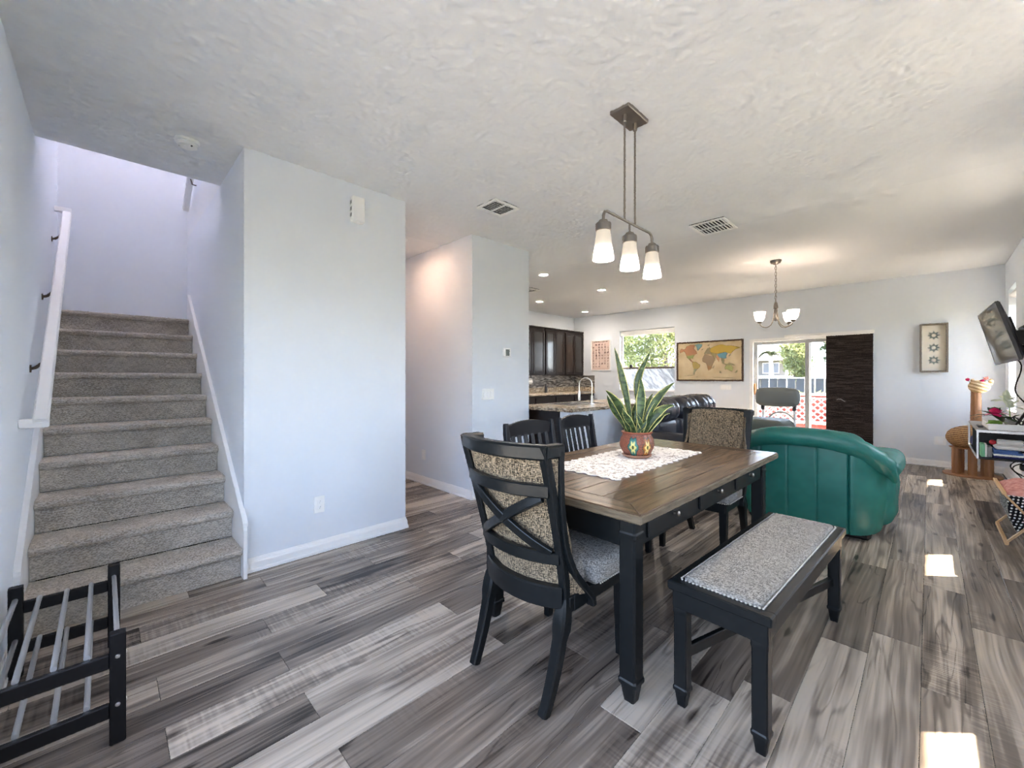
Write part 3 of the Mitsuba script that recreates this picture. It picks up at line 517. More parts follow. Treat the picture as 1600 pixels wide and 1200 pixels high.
# ------------------------------------------------------------------ dining table
TX0, TX1, TY0, TY1, TZ = -1.70, -.72, 1.385, 3.19, .76
tb = thing('dining_table', 'black dining table with a brown plank top and drawers', 'dining table')
bw = .105; th = .03
def board(poly, alongx, seed):
    p = Polygon(poly); b = p.buffer(-.0008)
    lo = np.array(b.exterior.coords)[:-1]; hi = np.array(p.buffer(-.0032, join_style=2).exterior.coords)[:-1]
    lo = np.array(p.buffer(-.0008, join_style=2).exterior.coords)[:-1]
    m = loft([np.c_[lo, np.full(len(lo), TZ - th)], np.c_[lo, np.full(len(lo), TZ - .003)], np.c_[hi, np.full(len(hi), TZ)]])
    put('board', m, 'table_wood', tb, uv=np.tile([0.0 if alongx else 1.0, seed], (len(m.vertices), 1)))
a, b_, c_, d_ = (TX0, TY0), (TX1, TY0), (TX1, TY1), (TX0, TY1); ai, bi, ci, di = (TX0 + bw, TY0 + bw), (TX1 - bw, TY0 + bw), (TX1 - bw, TY1 - bw), (TX0 + bw, TY1 - bw)
for poly, ax, s in (([a, b_, bi, ai], True, .55), ([b_, c_, ci, bi], False, .75), ([c_, d_, di, ci], True, .4), ([d_, a, ai, di], False, .6)): board(poly, ax, s)
nb = 6; xs = np.linspace(TX0 + bw, TX1 - bw, nb + 1); br = np.random.default_rng(3)
for i in range(nb):
    ys = [TY0 + bw, (TY0 + TY1) / 2 - .01 + .0, TY1 - bw]
    for j in range(2): board([(xs[i], ys[j]), (xs[i + 1], ys[j]), (xs[i + 1], ys[j + 1]), (xs[i], ys[j + 1])], False, float(br.random()))
put('top_edge', cat(cb(TX0 - .004, TX1 + .004, TY0 - .004, TY0 + .01, TZ - th - .008, TZ - .004, .006), cb(TX0 - .004, TX1 + .004, TY1 - .01, TY1 + .004, TZ - th - .008, TZ - .004, .006), cb(TX0 - .004, TX0 + .01, TY0, TY1, TZ - th - .008, TZ - .004, .006), cb(TX1 - .01, TX1 + .004, TY0, TY1, TZ - th - .008, TZ - .004, .006)), 'table_edge', tb)
ax0, ax1, ay0, ay1 = TX0 + .055, TX1 - .055, TY0 + .055, TY1 - .055
put('apron', cat(cb(ax0, ax1, ay0 + .01, ay0 + .032, .595, TZ - th), cb(ax0, ax1, ay1 - .032, ay1 - .01, .595, TZ - th), cb(ax0 + .01, ax0 + .032, ay0, ay1, .595, TZ - th), cb(ax1 - .034, ax1 - .012, ay0, ay1, .595, TZ - th), bx(ax0, ax1, ay0, ay1, TZ - th - .012, TZ - th)), 'black_wood', tb)
for yc in (1.78, 2.29, 2.80):
    dr_ = put('drawer', cb(ax1 - .014, ax1 - .002, yc - .225, yc + .225, .615, TZ - th - .014, .004), 'black_wood', tb)
    kn = lathe([(0, 0), (.008, 0), (.007, .010), (.012, .016), (.013, .022), (.008, .027), (0, .028)], 18); put('knob', xf(kn, (ax1 - .003, yc, .668), ry=math.pi / 2), 'brushed_nickel', dr_, 40)
def post_leg(x, y, h, w, foot=.10, z0=0.0):
    """square leg with a moulded collar and a tapered foot"""
    def sq(z, s, k=.10):
        s /= 2; c = s * k * 2
        return [(x + s - c, y - s, z), (x + s, y - s + c, z), (x + s, y + s - c, z), (x + s - c, y + s, z), (x - s + c, y + s, z), (x - s, y + s - c, z), (x - s, y - s + c, z), (x - s + c, y - s, z)]
    return loft([sq(z0, w * .62), sq(z0 + .012, w * .66), sq(foot * .62, w * .86), sq(foot * .80, w * .92), sq(foot * .84, w * 1.12), sq(foot, w * 1.12), sq(foot * 1.08, w), sq(h - .10, w), sq(h - .09, w * 1.10), sq(h - .075, w * 1.10), sq(h - .068, w), sq(h, w)])
for x in (ax0 + .034, ax1 - .034):
    for y in (ay0 + .034, ay1 - .034): put('leg', post_leg(x, y, TZ - th, .070, .085), 'black_wood', tb, 20)
# lace runner
def runner(u, v):
    x = -1.50 + .44 * u; y = 1.76 + 1.06 * v
    e = np.minimum.reduce([u * .44, (1 - u) * .44, v * 1.06, (1 - v) * 1.06])
    s = .010 * np.cos(2 * np.pi * (y * 14)) * (np.abs(u - .5) > .42) ; s2 = .010 * np.cos(2 * np.pi * (x * 14)) * (np.abs(v - .5) > .45)
    return np.stack([x + s * np.sign(u - .5), y + s2 * np.sign(v - .5), TZ + .0042 + .0012 * meshkit.noise(np.stack([x * 60, y * 60, x * 0], 1))], 1)
put('table_runner', shell(runner, 70, 150, .0035), 'lace', smooth=40, label='white crocheted lace runner with scalloped edges on the dining table', cat='table runner')
# potted snake plant
PC = np.array([-1.28, 2.36, TZ + .006])
pp = thing('flower_pot', 'round terracotta pot painted with flowers on the lace runner', 'plant pot')
put('saucer', lathe_at([(0, .0), (.070, .0), (.086, .010), (.090, .018), (.086, .020), (.070, .014), (0, .012)], PC, 40), 'terracotta', pp, 40)
put('body', lathe_at([(0, .013), (.066, .013), (.086, .030), (.100, .060), (.104, .085), (.098, .115), (.086, .138), (.085, .146), (.092, .150), (.094, .158), (.088, .160), (.078, .156), (.078, .138), (0, .138)], PC, 56), 'painted_pot', pp, 40)
put('soil', lathe_at([(0, .139), (.079, .139), (.079, .144), (0, .147)], PC, 30), 'soil', pp, 40)
sp = thing('snake_plant', 'tall snake plant with yellow-edged leaves growing in the painted pot', 'plant')
BASE = PC + [0, 0, .146]
def leaf(pts, w, face=0.0, twist=0.0, fold=.25):
    """pts: (right, up, forward) in metres from the pot centre; w: widest width"""
    P = spline([BASE + RGT * a + UP * b + FWD * c for a, b, c in pts], 22); t = np.linspace(0, 1, 22)
    W = w * (.42 + .58 * np.clip(t / .55, 0, 1) ** 1.3) * np.clip((1 - t) / .36, 0, 1) ** .72; W = np.maximum(W, .0015)
    n = 9; secs = []; uvs = []
    fr = frames(P, FWD)
    for i in range(22):
        tt, u, s = fr[i]; a = face + twist * t[i]; s2 = s * math.cos(a) + u * math.sin(a); u2 = u * math.cos(a) - s * math.sin(a)
        q = np.linspace(-.5, .5, n); up_ = [P[i] + s2 * W[i] * x + u2 * (fold * W[i] * (x * 2) ** 2 * .5 + .0014) for x in q]; dn = [P[i] + s2 * W[i] * x * .97 + u2 * (fold * W[i] * (x * 2) ** 2 * .5 - .0014) for x in q[::-1]]
        secs.append(up_ + dn); uvs += [(x + .5, t[i]) for x in q] + [(x + .5, t[i]) for x in q[::-1]]
    m = loft(secs); put('leaf', m, 'snake_leaf', sp, smooth=True, uv=np.array(uvs + [(.5, 0), (.5, 1)]))
LV = [([(-.030, -.01, 0), (-.055, .16, -.01), (-.095, .36, 0), (-.137, .535, .01)], .046, .25, .1), ([(.01, -.01, .02), (.02, .18, .02), (.012, .33, .02), (.045, .42, .02), (.098, .525, .03)], .046, .1, .35),
      ([(-.045, -.01, -.01), (-.085, .10, -.03), (-.14, .20, -.04), (-.205, .268, -.05)], .058, .5, .1), ([(-.05, -.01, .02), (-.10, .09, .02), (-.15, .17, .03), (-.178, .235, .03)], .05, .6, 0), ([(-.02, -.01, -.03), (-.05, .06, -.05), (-.09, .12, -.06), (-.105, .16, -.06)], .044, .4, 0),
      ([(.0, -.01, -.03), (.010, .14, -.04), (.018, .26, -.03), (.020, .345, -.01)], .060, .1, .2), ([(-.01, -.01, .03), (-.005, .10, .03), (.012, .17, .04), (.03, .215, .05)], .055, .3, .3), ([(.02, -.01, -.01), (.07, .14, -.03), (.14, .25, -.04), (.222, .315, -.03)], .050, .2, .3),
      ([(.035, -.01, -.02), (.06, .06, -.05), (.12, .15, -.07), (.212, .176, -.06)], .056, .6, .2), ([(.045, -.01, 0), (.09, .06, -.03), (.14, .12, -.04), (.195, .125, -.03)], .056, .8, .2), ([(.03, -.01, .03), (.05, .10, .03), (.08, .19, .03), (.106, .248, .02)], .040, .2, .2),
      ([(.03, -.01, -.04), (.05, .06, -.05), (.075, .15, -.06), (.09, .19, -.06)], .036, -.3, 0), ([(-.03, -.01, .04), (-.06, .08, .06), (-.07, .14, .07), (-.09, .20, .08)], .045, .2, 0), ([(.01, -.01, -.05), (.012, .05, -.06), (-.01, .10, -.07), (-.02, .13, -.07)], .034, -.5, .2), ([(-.01, -.01, -.05), (.01, .04, -.06), (.03, .07, -.07), (.038, .09, -.07)], .030, .5, .2), ([(-.04, -.01, 0), (-.06, .05, .0), (-.07, .10, .0), (-.062, .16, .0)], .036, .1, 0)]
for pts, w, fa, tw in LV: leaf(pts, w * 1.0, fa, tw)

# ------------------------------------------------------------------ upholstered end chairs
def nails(path, r=.0042, step=.014):
    P = np.asarray(path, float); s = np.r_[0, np.cumsum(np.linalg.norm(np.diff(P, axis=0), axis=1))]; out = []
    ball = trimesh.creation.icosphere(subdivisions=1, radius=r)
    for q in np.arange(step / 2, s[-1], step): out.append(xf(ball, [np.interp(q, s, P[:, k]) for k in range(3)]))
    return cat(out)
def end_chair(loc, rz, label):
    """local: sitter looks along +y, floor at z = 0, origin under the seat's middle"""
    c = thing('upholstered_chair', label, 'chair')
    P = lambda n, m, b, sm=False, par=None, **k: put(n, xf(m, loc, rz), b, par or c, sm, **k)
    zt, zb = 1.01, .40
    hw = lambda z: .205 + .022 * np.clip((z - zb) / (zt - zb), 0, 1) ** .8
    yb = lambda z: -.235 - .150 * np.clip((z - .42) / .58, 0, 1) ** 1.15
    bow = .060
    def S(s, z, o=0.0):   # the back's surface; o > 0 = outwards (behind)
        return np.stack([hw(z) * s, yb(z) + bow * np.abs(s) ** 2.2 - o, z + 0 * s], -1)
    P('back_cushion', shell(lambda u, v: S((u * 2 - 1) * .95, .42 + .56 * v, -.006 - .012 * (1 - (2 * u - 1) ** 4) * (1 - (2 * v - 1) ** 6)), 20, 20, .05), 'brown_tweed', 40)
    def slat(zz, h, s0=-1, s1=1, d=.026, o=.012):
        ss = np.linspace(s0, s1, 13); zs = np.broadcast_to(zz, ss.shape)
        return bar([S(np.float64(a), np.float64(z), o) for a, z in zip(ss, zs)], d, h, (0, 0, 1))
    P('top_rail', slat(.985, .055, -1.0, 1.0, .050, -.008), 'black_wood', 20)
    P('rail', slat(.838, .048), 'black_wood', 20); P('rail', slat(.565, .045), 'black_wood', 20); P('bottom_rail', slat(.405, .085, d=.04), 'black_wood', 20)
    for z0, z1 in ((.585, .815), (.815, .585)):
        ss = np.linspace(-.88, .88, 13); zs = np.linspace(z0, z1, 13); pts = [S(np.float64(a), np.float64(z), .012 if z0 < z1 else .0125) for a, z in zip(ss, zs)]
        P('cross_brace', bar(pts, .020, .040, (0, 0, 1)), 'black_wood', 20)
    fe_z = [.36, .40, .44, .50, .58, .68, .80, .90, 1.0]; fe_y = [-.055, -.075, -.110, -.160, -.195, -.220, -.240, -.247, -.250]
    for s in (-1, 1):
        zz = np.linspace(.40, 1.01, 14); path = [(s * hw(z), yb(z) + bow, z) for z in zz]
        low = spline([(s * .200, -.295, .0), (s * .205, -.245, .12), (s * .207, -.205, .26), (s * .207, yb(.40) + bow, .40)], 12)
        P('rear_leg', bar(np.vstack([low[:-1], path]), np.r_[np.linspace(.040, .048, 7), .048, .060, .060, .052, np.full(14, .036)], np.r_[np.linspace(.036, .046, 7), .046, .060, .060, .052, np.full(14, .036)], (1, 0, 0)), 'black_wood', 20)
        yf_ = lambda z: np.interp(z, fe_z, fe_y); fl = lambda z: .028 * np.clip((.62 - z) / .24, 0, 1)
        def wing(u, v, s=s):
            z = .40 + .585 * v; y0 = yb(z) + bow + .01; return np.stack([s * (hw(z) + .010 + (.010 + fl(z)) * u), y0 + u * (yf_(z) - y0 - .004), z], -1)
        P('wing_panel', shell(wing, 6, 24, .034 * s), 'brown_tweed', 40)
        zz = np.linspace(.985, .40, 22); edge = [(s * (hw(z) + .012 + fl(z)), yf_(z), z) for z in zz] + [(s * .243, -.050, .37), (s * .243, -.046, .340)]
        P('wing_frame', bar(edge, .036, .026, (0, 1, 0)), 'black_wood', 20); P('wing_top', bar([(s * hw(1.0), yb(1.0) + bow, .987), (s * (hw(1.0) + .004), -.236, .985)], .05, .05), 'black_wood')
        P('seat_rail', cb(s * .195, s * .232, yb(.4) + bow, .22, .345, .405), 'black_wood')
        def sq(x, y, z, w): w /= 2; return [(x + w, y - w, z), (x + w, y + w, z), (x - w, y + w, z), (x - w, y - w, z)]
        P('front_leg', loft([sq(s * .215, .225, 0, .032), sq(s * .215, .225, .25, .044), sq(s * .215, .225, .40, .048)]), 'black_wood')
    seat = soft(-.258, .258, -.035, .265, .405, .500, .028, .012, .03); seat = cat(seat, soft(-.195, .195, -.155, .02, .405, .498, .028, .008, .03)); P('seat_cushion', seat, 'grey_tweed', 40)
    P('seat_frame', cat(cb(-.235, .235, .225, .255, .345, .408), cb(-.235, -.205, -.15, .25, .345, .408), cb(.205, .235, -.15, .25, .345, .408)), 'black_wood')
    P('nailhead_trim', nails([(-.260, -.02, .416), (-.260, .24, .416), (-.24, .268, .416), (.24, .268, .416), (.260, .24, .416), (.260, -.02, .416)]), 'satin_steel', True, kind='stuff')
    return c
end_chair((-1.207, 1.455, 0), 0.0, 'X-back upholstered dining chair nearest the camera at the table end')
end_chair((-1.19, 3.20, 0), math.pi, 'upholstered dining chair at the far end of the table, tweed back facing the camera')

# ------------------------------------------------------------------ slat-back side chairs
def slat_chair(loc, rz, label, wide=1.0):
    c = thing('slat_back_chair', label, 'chair', 'black slat-back chairs')
    def P(n, m, b='navy_wood', sm=False):
        m = m.copy(); m.vertices *= [wide, 1, 1]; put(n, xf(m, loc, rz), b, c, sm)
    lean = lambda z: -.215 - .075 * np.clip((z - .45) / .5, 0, 1)
    for s in (-1, 1):
        P('rear_leg', bar([(s * .205, -.255, 0), (s * .205, -.225, .2), (s * .205, -.215, .45)] + [(s * .205, lean(z), z) for z in (.6, .75, .9, .965)], [.034, .036, .040, .040, .038, .036, .030], [.030, .036, .042, .040, .036, .034, .024], (1, 0, 0)), sm=20)
        def sq(x, y, z, w): w /= 2; return [(x + w, y - w, z), (x + w, y + w, z), (x - w, y + w, z), (x - w, y - w, z)]
        P('front_leg', loft([sq(s * .20, .20, 0, .032), sq(s * .20, .20, .43, .044)]))
        P('side_stretcher', bar([(s * .205, -.20, .19), (s * .20, .19, .19)], .018, .028))
    xs = np.linspace(-.195, .195, 13)
    arch = lambda x: .945 + .028 * (1 - (x / .195) ** 2)
    top = np.array([(x, lean(.94) - .018 * (1 - (x / .195) ** 2), 0) for x in xs])
    secs = [[(x, y - .011, .872), (x, y + .011, .872), (x, y + .011, arch(x)), (x, y - .011, arch(x))] for x, y, _ in top]; P('crest_rail', loft(secs), sm=20)
    P('lower_rail', bar([(-.195, lean(.52), .52), (.195, lean(.52), .52)], .020, .045))
    for x in np.linspace(-.150, .150, 6):
        b = -.018 * (1 - (x / .195) ** 2); P('back_slat', bar([(x, lean(.53), .53), (x, lean(.70) + b * .8 + .008, .70), (x, lean(.88) + b, .88)], .032, .010, (0, 1, 0)), sm=30)
    P('seat_frame', cat(cb(-.225, .225, -.225, -.19, .40, .45), cb(-.225, .225, .19, .225, .40, .45), cb(-.225, -.19, -.2, .2, .40, .45), cb(.19, .225, -.2, .2, .40, .45)))
    P('seat_pad', soft(-.22, .22, -.20, .235, .445, .485, .018, .010, .04), 'grey_tweed', 40)
    return c
slat_chair((-1.60, 2.035, 0), -math.pi / 2, 'black slat-back chair beyond the table, nearer the X-back chair', 1.08)
slat_chair((-1.62, 2.585, 0), -math.pi / 2 + .04, 'black slat-back chair beyond the table, nearer the snake plant', 1.04)

# ------------------------------------------------------------------ bench
be = thing('dining_bench', 'black dining bench with a grey tweed seat alongside the table', 'bench')
X0, X1, Y0, Y1, BZ = -.5065 - .178, -.5065 + .178, 2.139 - .602, 2.139 + .602, .48
put('seat_frame', cat(cb(X0, X1, Y0, Y0 + .045, BZ - .035, BZ, .005), cb(X0, X1, Y1 - .045, Y1, BZ - .035, BZ, .005), cb(X0, X0 + .045, Y0 + .04, Y1 - .04, BZ - .035, BZ, .005), cb(X1 - .045, X1, Y0 + .04, Y1 - .04, BZ - .035, BZ, .005), bx(X0 + .02, X1 - .02, Y0 + .02, Y1 - .02, BZ - .03, BZ - .015)), 'black_wood', be)
put('apron', cat(cb(X0 + .014, X1 - .014, Y0 + .014, Y0 + .032, .375, BZ - .034), cb(X0 + .014, X1 - .014, Y1 - .032, Y1 - .014, .375, BZ - .034), cb(X0 + .014, X0 + .032, Y0 + .03, Y1 - .03, .385, BZ - .034), cb(X1 - .032, X1 - .014, Y0 + .03, Y1 - .03, .385, BZ - .034)), 'black_wood', be)
put('seat_pad', soft(X0 + .044, X1 - .044, Y0 + .044, Y1 - .044, BZ - .02, BZ + .016, .014, .006, .035), 'grey_tweed', be, 40)
a, b_ = .036, .003; put('nailhead_trim', nails([(X0 + a, Y0 + a, BZ + b_), (X1 - a, Y0 + a, BZ + b_), (X1 - a, Y1 - a, BZ + b_), (X0 + a, Y1 - a, BZ + b_), (X0 + a, Y0 + a, BZ + b_)], .0046), 'satin_steel', be, True, kind='stuff')
for x in (X0 + .042, X1 - .042):
    for y in (Y0 + .042, Y1 - .042): put('leg', post_leg(x, y, BZ - .03, .050, .072), 'black_wood', be, 20)
for i, (p, q) in enumerate((((X0 + .05, Y0 + .05), (X1 - .05, Y1 - .05)), ((X1 - .05, Y0 + .05), (X0 + .05, Y1 - .05)))):
    put('stretcher', bar([(*p, .205 - .001 * i), (*q, .205 - .001 * i)], .022, .045), 'black_wood', be)

def swing(root, c, deg):   # a thing that stands a little askew in the room
    W = T().translate([c[0], c[1], 0]).rotate([0, 0, 1], deg).translate([-c[0], -c[1], 0])
    for key in scene:
        if key == root or key.startswith(root + '__'): scene[key]['to_world'] = W
swing(be, (-.5065, 2.139), -2.6); swing(tb, (-1.21, 2.29), -.8)
# ------------------------------------------------------------------ shoe rack
sr = thing('shoe_rack', 'low black shoe rack with silver bars in front of the stairs', 'shoe rack')
RX0, RX1, RY0, RY1, RH = -2.70, -1.98, -.262, .035, .378
for x in (RX1, RX0):
    for y in (RY0, RY1): put('post', cb(x - .018, x + .018, y - .021, y + .021, 0, RH, .003), 'black_metal', sr)
    for z in (.285, .115): put('cross_rail', cb(x - .011, x + .011, RY0 + .02, RY1 - .02, z - .024, z + .024, .003), 'black_metal', sr)
for z, ys in ((.315, (RY0, -.195, -.115, -.040, RY1)), (.145, (RY0, -.195, -.115, -.040))):
    for y in ys:
        zz = z if y not in (RY0, RY1) else z + .012
        put('bar', tube([(RX0 + .01, y, zz), (RX1 - .01, y, zz)], .0085, 10), 'aluminium', sr, 40)
for z in (.30, .135): put('bolt', xf(lathe([(0, .004), (.006, .003), (.0075, 0), (0, 0)], 12), (RX1, RY1 + .0205, z), rx=-math.pi / 2), 'chrome', sr); 
for z in (.30, .135): put('bolt', xf(lathe([(0, .004), (.006, .003), (.0075, 0), (0, 0)], 12), (RX1 + .0175, RY1, z), ry=math.pi / 2), 'chrome', sr)

# ------------------------------------------------------------------ green leather recliner
ga = thing('leather_armchair', 'green leather armchair with its back to the dining table', 'armchair')
GX, GY = -.735, 4.03
def arch_top(x): return .45 + .402 * np.clip(1 - (np.abs(x) / .585) ** 2.8, 0, 1) ** .6
def gback(u, v):
    s = u * 2 - 1; a = np.abs(s); x = np.sign(s) * np.where(a < .60, a / .60 * .30, .30 + .205 * np.sin(np.clip((a - .60) / .40, 0, 1) * np.pi / 2)); y = np.where(a < .60, 0, .42 * (1 - np.cos(np.clip((a - .60) / .40, 0, 1) * np.pi / 2)))
    zt_ = arch_top(x) - .115; z = .055 + (zt_ - .055) * v
    bul = .016 * np.sin(np.pi * np.clip(v, 0, 1)) ** .7 * np.where(a < .6, 0.3, 1.0) - .035 * np.where(a < .6, 0, (a - .6) / .4) * (1 - v) ** 2
    g = sum(np.exp(-((x - c) / .006) ** 2) * d for c, d in ((-.30, .016), (.30, .016), (-.10, .005), (.10, .005))); bul = bul - g
    nx = np.where(a < .6, 0, np.sign(s) * np.sin(np.clip((a - .6) / .4, 0, 1) * np.pi / 2)); ny = np.where(a < .6, -1, -np.cos(np.clip((a - .6) / .4, 0, 1) * np.pi / 2))
    return np.stack([GX + x + nx * bul, GY + .03 + y + ny * bul, z], 1)
put('back', shell(gback, 221, 24, .10), 'green_leather', ga, 50)
xs = np.linspace(-.57, .57, 41); roll = []
for x in xs:
    q = abs(x) / .57; roll.append((GX + x * (1 - .03 * q ** 6), GY + .005 + .27 * q ** 3, arch_top(x) - .074))
roll = np.array(roll); rr = .076 - .008 * np.abs(xs / .57) ** 2; rr[0] = rr[-1] = .012; rr[1] = rr[-2] = .042
m = tube(roll, rr, 22, (0, -1, 0)); wr = np.abs((m.vertices[:, 0] - GX) / .57); mm = trimesh.Trimesh(*trimesh.remesh.subdivide(m.vertices, m.faces), process=False)
wr = np.clip((np.abs(mm.vertices[:, 0] - GX) - .32) / .2, 0, 1)[:, None]; mm.vertices += meshkit.arrays(mm, True)[2] * ((meshkit.fbm(mm.vertices * [38, 14, 14], 3) - .5)[:, None] * (.005 + .028 * wr))
put('top_roll', mm, 'green_leather', ga, True)
for s in (-1, 1):
    am = soft(GX + s * .44 - .10, GX + s * .44 + .10, GY + .30, GY + .98, .08, .54, .08, .02, .03); am.vertices += (meshkit.fbm(am.vertices * 8, 3) - .5)[:, None] * .03 * np.sign(am.vertices - am.vertices.mean(0)) * [1, .3, 1]
    put('arm', am, 'green_leather', ga, True); put('arm_pad', soft(GX + s * .45 - .13, GX + s * .45 + .13, GY + .26, GY + 1.02, .48, .625, .062, .02, .03), 'green_leather', ga, True)
put('seat_cushion', soft(GX - .37, GX + .37, GY + .25, GY + 1.0, .30, .48, .07, .03, .05), 'green_leather', ga, True); put('back_pillow', soft(GX - .38, GX + .38, GY + .12, GY + .34, .42, .80, .09, .03, .05), 'green_leather', ga, True)
put('base', cb(GX - .42, GX + .42, GY + .14, GY + .90, .0, .09, .02), 'rubber', ga)
og = thing('leather_footrest', 'olive-green leather footrest just behind the far dining chair', 'footrest'); put('cushion', soft(-1.62, -1.09, 5.2, 5.75, .40, .775, .09, .02, .05), 'olive_leather', og, True); put('base', cb(-1.55, -1.16, 5.27, 5.68, 0, .42, .02), 'olive_leather', og)
# ------------------------------------------------------------------ black leather sofa
bs = thing('leather_sofa', 'black leather reclining sofa with padded headrests behind the kitchen island', 'sofa')
SX = -2.62
put('base', cb(SX + .06, SX + .92, 4.42, 6.62, .04, .34, .03), 'black_leather', bs)
for i in range(3):
    a, b_ = 4.62 + i * .62, 4.62 + (i + 1) * .62
    put('seat_cushion', soft(SX + .28, SX + .98, a + .005, b_ - .005, .30, .48, .07, .02, .05), 'black_leather', bs, True)
    put('back_cushion', soft(SX + .08, SX + .36, a + .005, b_ - .005, .40, .78, .10, .03, .05), 'black_leather', bs, True)
    hd = soft(SX + .02, SX + .42, a + .004, b_ - .004, .70, 1.005, .135, .012, .025); yy = (hd.vertices[:, 1] - a) / .62
    hd.vertices -= meshkit.arrays(hd, True)[2] * sum(.018 * np.exp(-((yy - c) / .022) ** 2) for c in (.36, .64))[:, None]; put('headrest', hd, 'black_leather', bs, True)
for y0 in (4.38, 6.48): put('arm', soft(SX + .08, SX + .96, y0, y0 + .25, .06, .62, .10, .03, .05), 'black_leather', bs, True)
put('back_panel', soft(SX, SX + .14, 4.45, 6.66, .06, .86, .05, .01, .08), 'black_leather', bs, True)
# grey padded backrest before the sliding door
gc = thing('massage_chair', 'grey padded backrest on slim white posts in front of the sliding glass door', 'chair')
put('backrest', soft(-1.985, -1.415, 7.55, 7.67, .815, 1.085, .055, .02, .03), 'grey_vinyl', gc, True)
for s, x in ((-1, -1.90), (1, -1.47)):
    put('post', tube([(x, 7.62, .82), (x, 7.62, .30)], .016, 12, (1, 0, 0)), 'trim_white', gc, 40)
    put('joint', cat(cb(x - .022, x + .022, 7.59, 7.65, .74, .83, .006)), 'plastic_dark', gc); put('knob', xf(trimesh.creation.cylinder(radius=.035, height=.05, sections=16), (x, 7.575, .47), rx=math.pi / 2), 'plastic_dark', gc)
put('seat', soft(-1.98, -1.42, 7.45, 7.90, .34, .44, .045, .01, .05), 'grey_vinyl', gc, True)
for x in (-1.88, -1.50):
    for y in (7.5, 7.82): put('leg', tube([(x, y, .36), (x, y, .0)], .016, 10, (1, 0, 0)), 'trim_white', gc, 40)

# ------------------------------------------------------------------ kitchen
ki = thing('kitchen_island', 'kitchen island with a granite top, white back wall and dark end cabinet', 'kitchen island')
put('half_wall', cb(-2.90, -2.78, 3.62, 5.90, 0, .88, .004), 'wall_paint', ki); put('end_cabinet', cb(-3.52, -2.90, 3.64, 5.90, .0, .88, .004), 'espresso_wood', ki)
put('worktop', cb(-3.56, -2.70, 3.58, 5.95, .88, .92, .008), 'granite', ki); put('baseboard', bx(-2.78, -2.765, 3.62, 5.9, 0, .09), 'trim_white', ki)
for yy in (3.95, 4.8, 5.6): put('corbel', cb(-2.78, -2.715, yy, yy + .04, .78, .88, .01), 'trim_white', ki)
put('sink_rim', cat(cb(-3.48, -3.02, 4.0, 4.03, .918, .926), cb(-3.48, -3.02, 4.72, 4.75, .918, .926), cb(-3.48, -3.45, 4.0, 4.75, .918, .926), cb(-3.05, -3.02, 4.0, 4.75, .918, .926)), 'chrome', ki); put('sink_bowl', bx(-3.45, -3.05, 4.03, 4.72, .9195, .9215), 'plastic_dark', ki)
fa = thing('kitchen_faucet', 'tall chrome spring kitchen faucet on the island worktop', 'faucet')
fx, fy = -2.985, 4.37; ex, ey = -3.13, 4.30
put('base', lathe_at([(0, .92), (.028, .92), (.026, .935), (.018, .94), (.017, 1.03), (0, 1.03)], (fx, fy, .0006), 20), 'chrome', fa, 30)
arc = [(fx, fy, 1.02), (fx, fy, 1.17)] + [(fx + (ex - fx) * (1 - math.cos(t)) / 2, fy + (ey - fy) * (1 - math.cos(t)) / 2, 1.17 + .085 * math.sin(t)) for t in np.linspace(.2, math.pi, 14)] + [(ex, ey, 1.07)]
put('spring_spout', tube(arc, .0075, 10, (0, 1, 0)), 'chrome', fa, 40); put('spray_head', lathe_at([(0, .965), (.015, .965), (.018, 1.0), (.014, 1.09), (0, 1.09)], (ex, ey, 0), 16), 'chrome', fa, 30); put('support_arm', tube([(fx, fy, 1.075), (ex, ey, 1.075)], .006, 8), 'chrome', fa, 40); put('lever', tube([(fx, fy, .975), (fx + .05, fy + .05, 1.0)], .006, 8), 'chrome', fa, 40)
bc = thing('base_cabinets', 'dark kitchen base cabinets with a granite worktop along the far left wall', 'kitchen cabinet')
put('carcass', cb(XK + .003, -5.65, 3.57, YB - .003, .0, .88), 'espresso_wood', bc); put('worktop', cb(XK + .003, -5.62, 3.57, YB - .003, .88, .92, .006), 'granite', bc); put('granite_upstand', cat(cb(XK + .003, XK + .02, 3.57, YB - .003, .92, 1.03), cb(XK + .003, -5.64, YB - .02, YB - .003, .92, 1.03)), 'granite', bc)
for i in range(7): put('door', cb(-5.655, -5.635, 3.62 + .66 * i, 4.24 + .66 * i, .10, .84), 'espresso_wood', bc)
struct('trim_backsplash', cat(bx(XK, XK + .008, 3.56, YB, 1.03, 1.31), bx(XK, -5.64, YB - .008, YB, 1.03, 1.31)), 'mosaic', 'brown and white mosaic tile backsplash')
uc = [(4.6, 5.35), (5.37, 6.12), (6.14, 6.92), (6.94, 7.62), (7.64, 8.36)]
un = ['dark wall cabinet hidden behind the pier', 'dark wall cabinet at the near end of the row', 'dark wall cabinet with bright reflective door, first seen beside the pier', 'dark wall cabinet in the middle of the visible row', 'dark wall cabinet at the far end by the framed chart']
for (a, b_), nm in zip(uc[1:], un[1:]):
    c = thing('wall_cabinet', nm, 'kitchen cabinet', 'dark wall cabinets'); put('carcass', cb(XK, -5.97, a, b_, 1.31, 2.34), 'espresso_wood', c)
    mid = (a + b_) / 2
    for p, q in ((a + .01, mid - .004), (mid + .004, b_ - .01)):
        dd = put('door', cat(cb(-5.972, -5.950, p, p + .055, 1.33, 2.30), cb(-5.972, -5.950, q - .055, q, 1.33, 2.30), cb(-5.972, -5.950, p + .05, q - .05, 1.33, 1.39), cb(-5.972, -5.950, p + .05, q - .05, 2.24, 2.30)), 'espresso_wood', c); put('panel', cb(-5.972, -5.960, p + .05, q - .05, 1.385, 2.245), 'cabinet_panel', dd)
    put('crown', cb(XK, -5.94, a, b_, 2.34, 2.37, .01), 'espresso_wood', c)
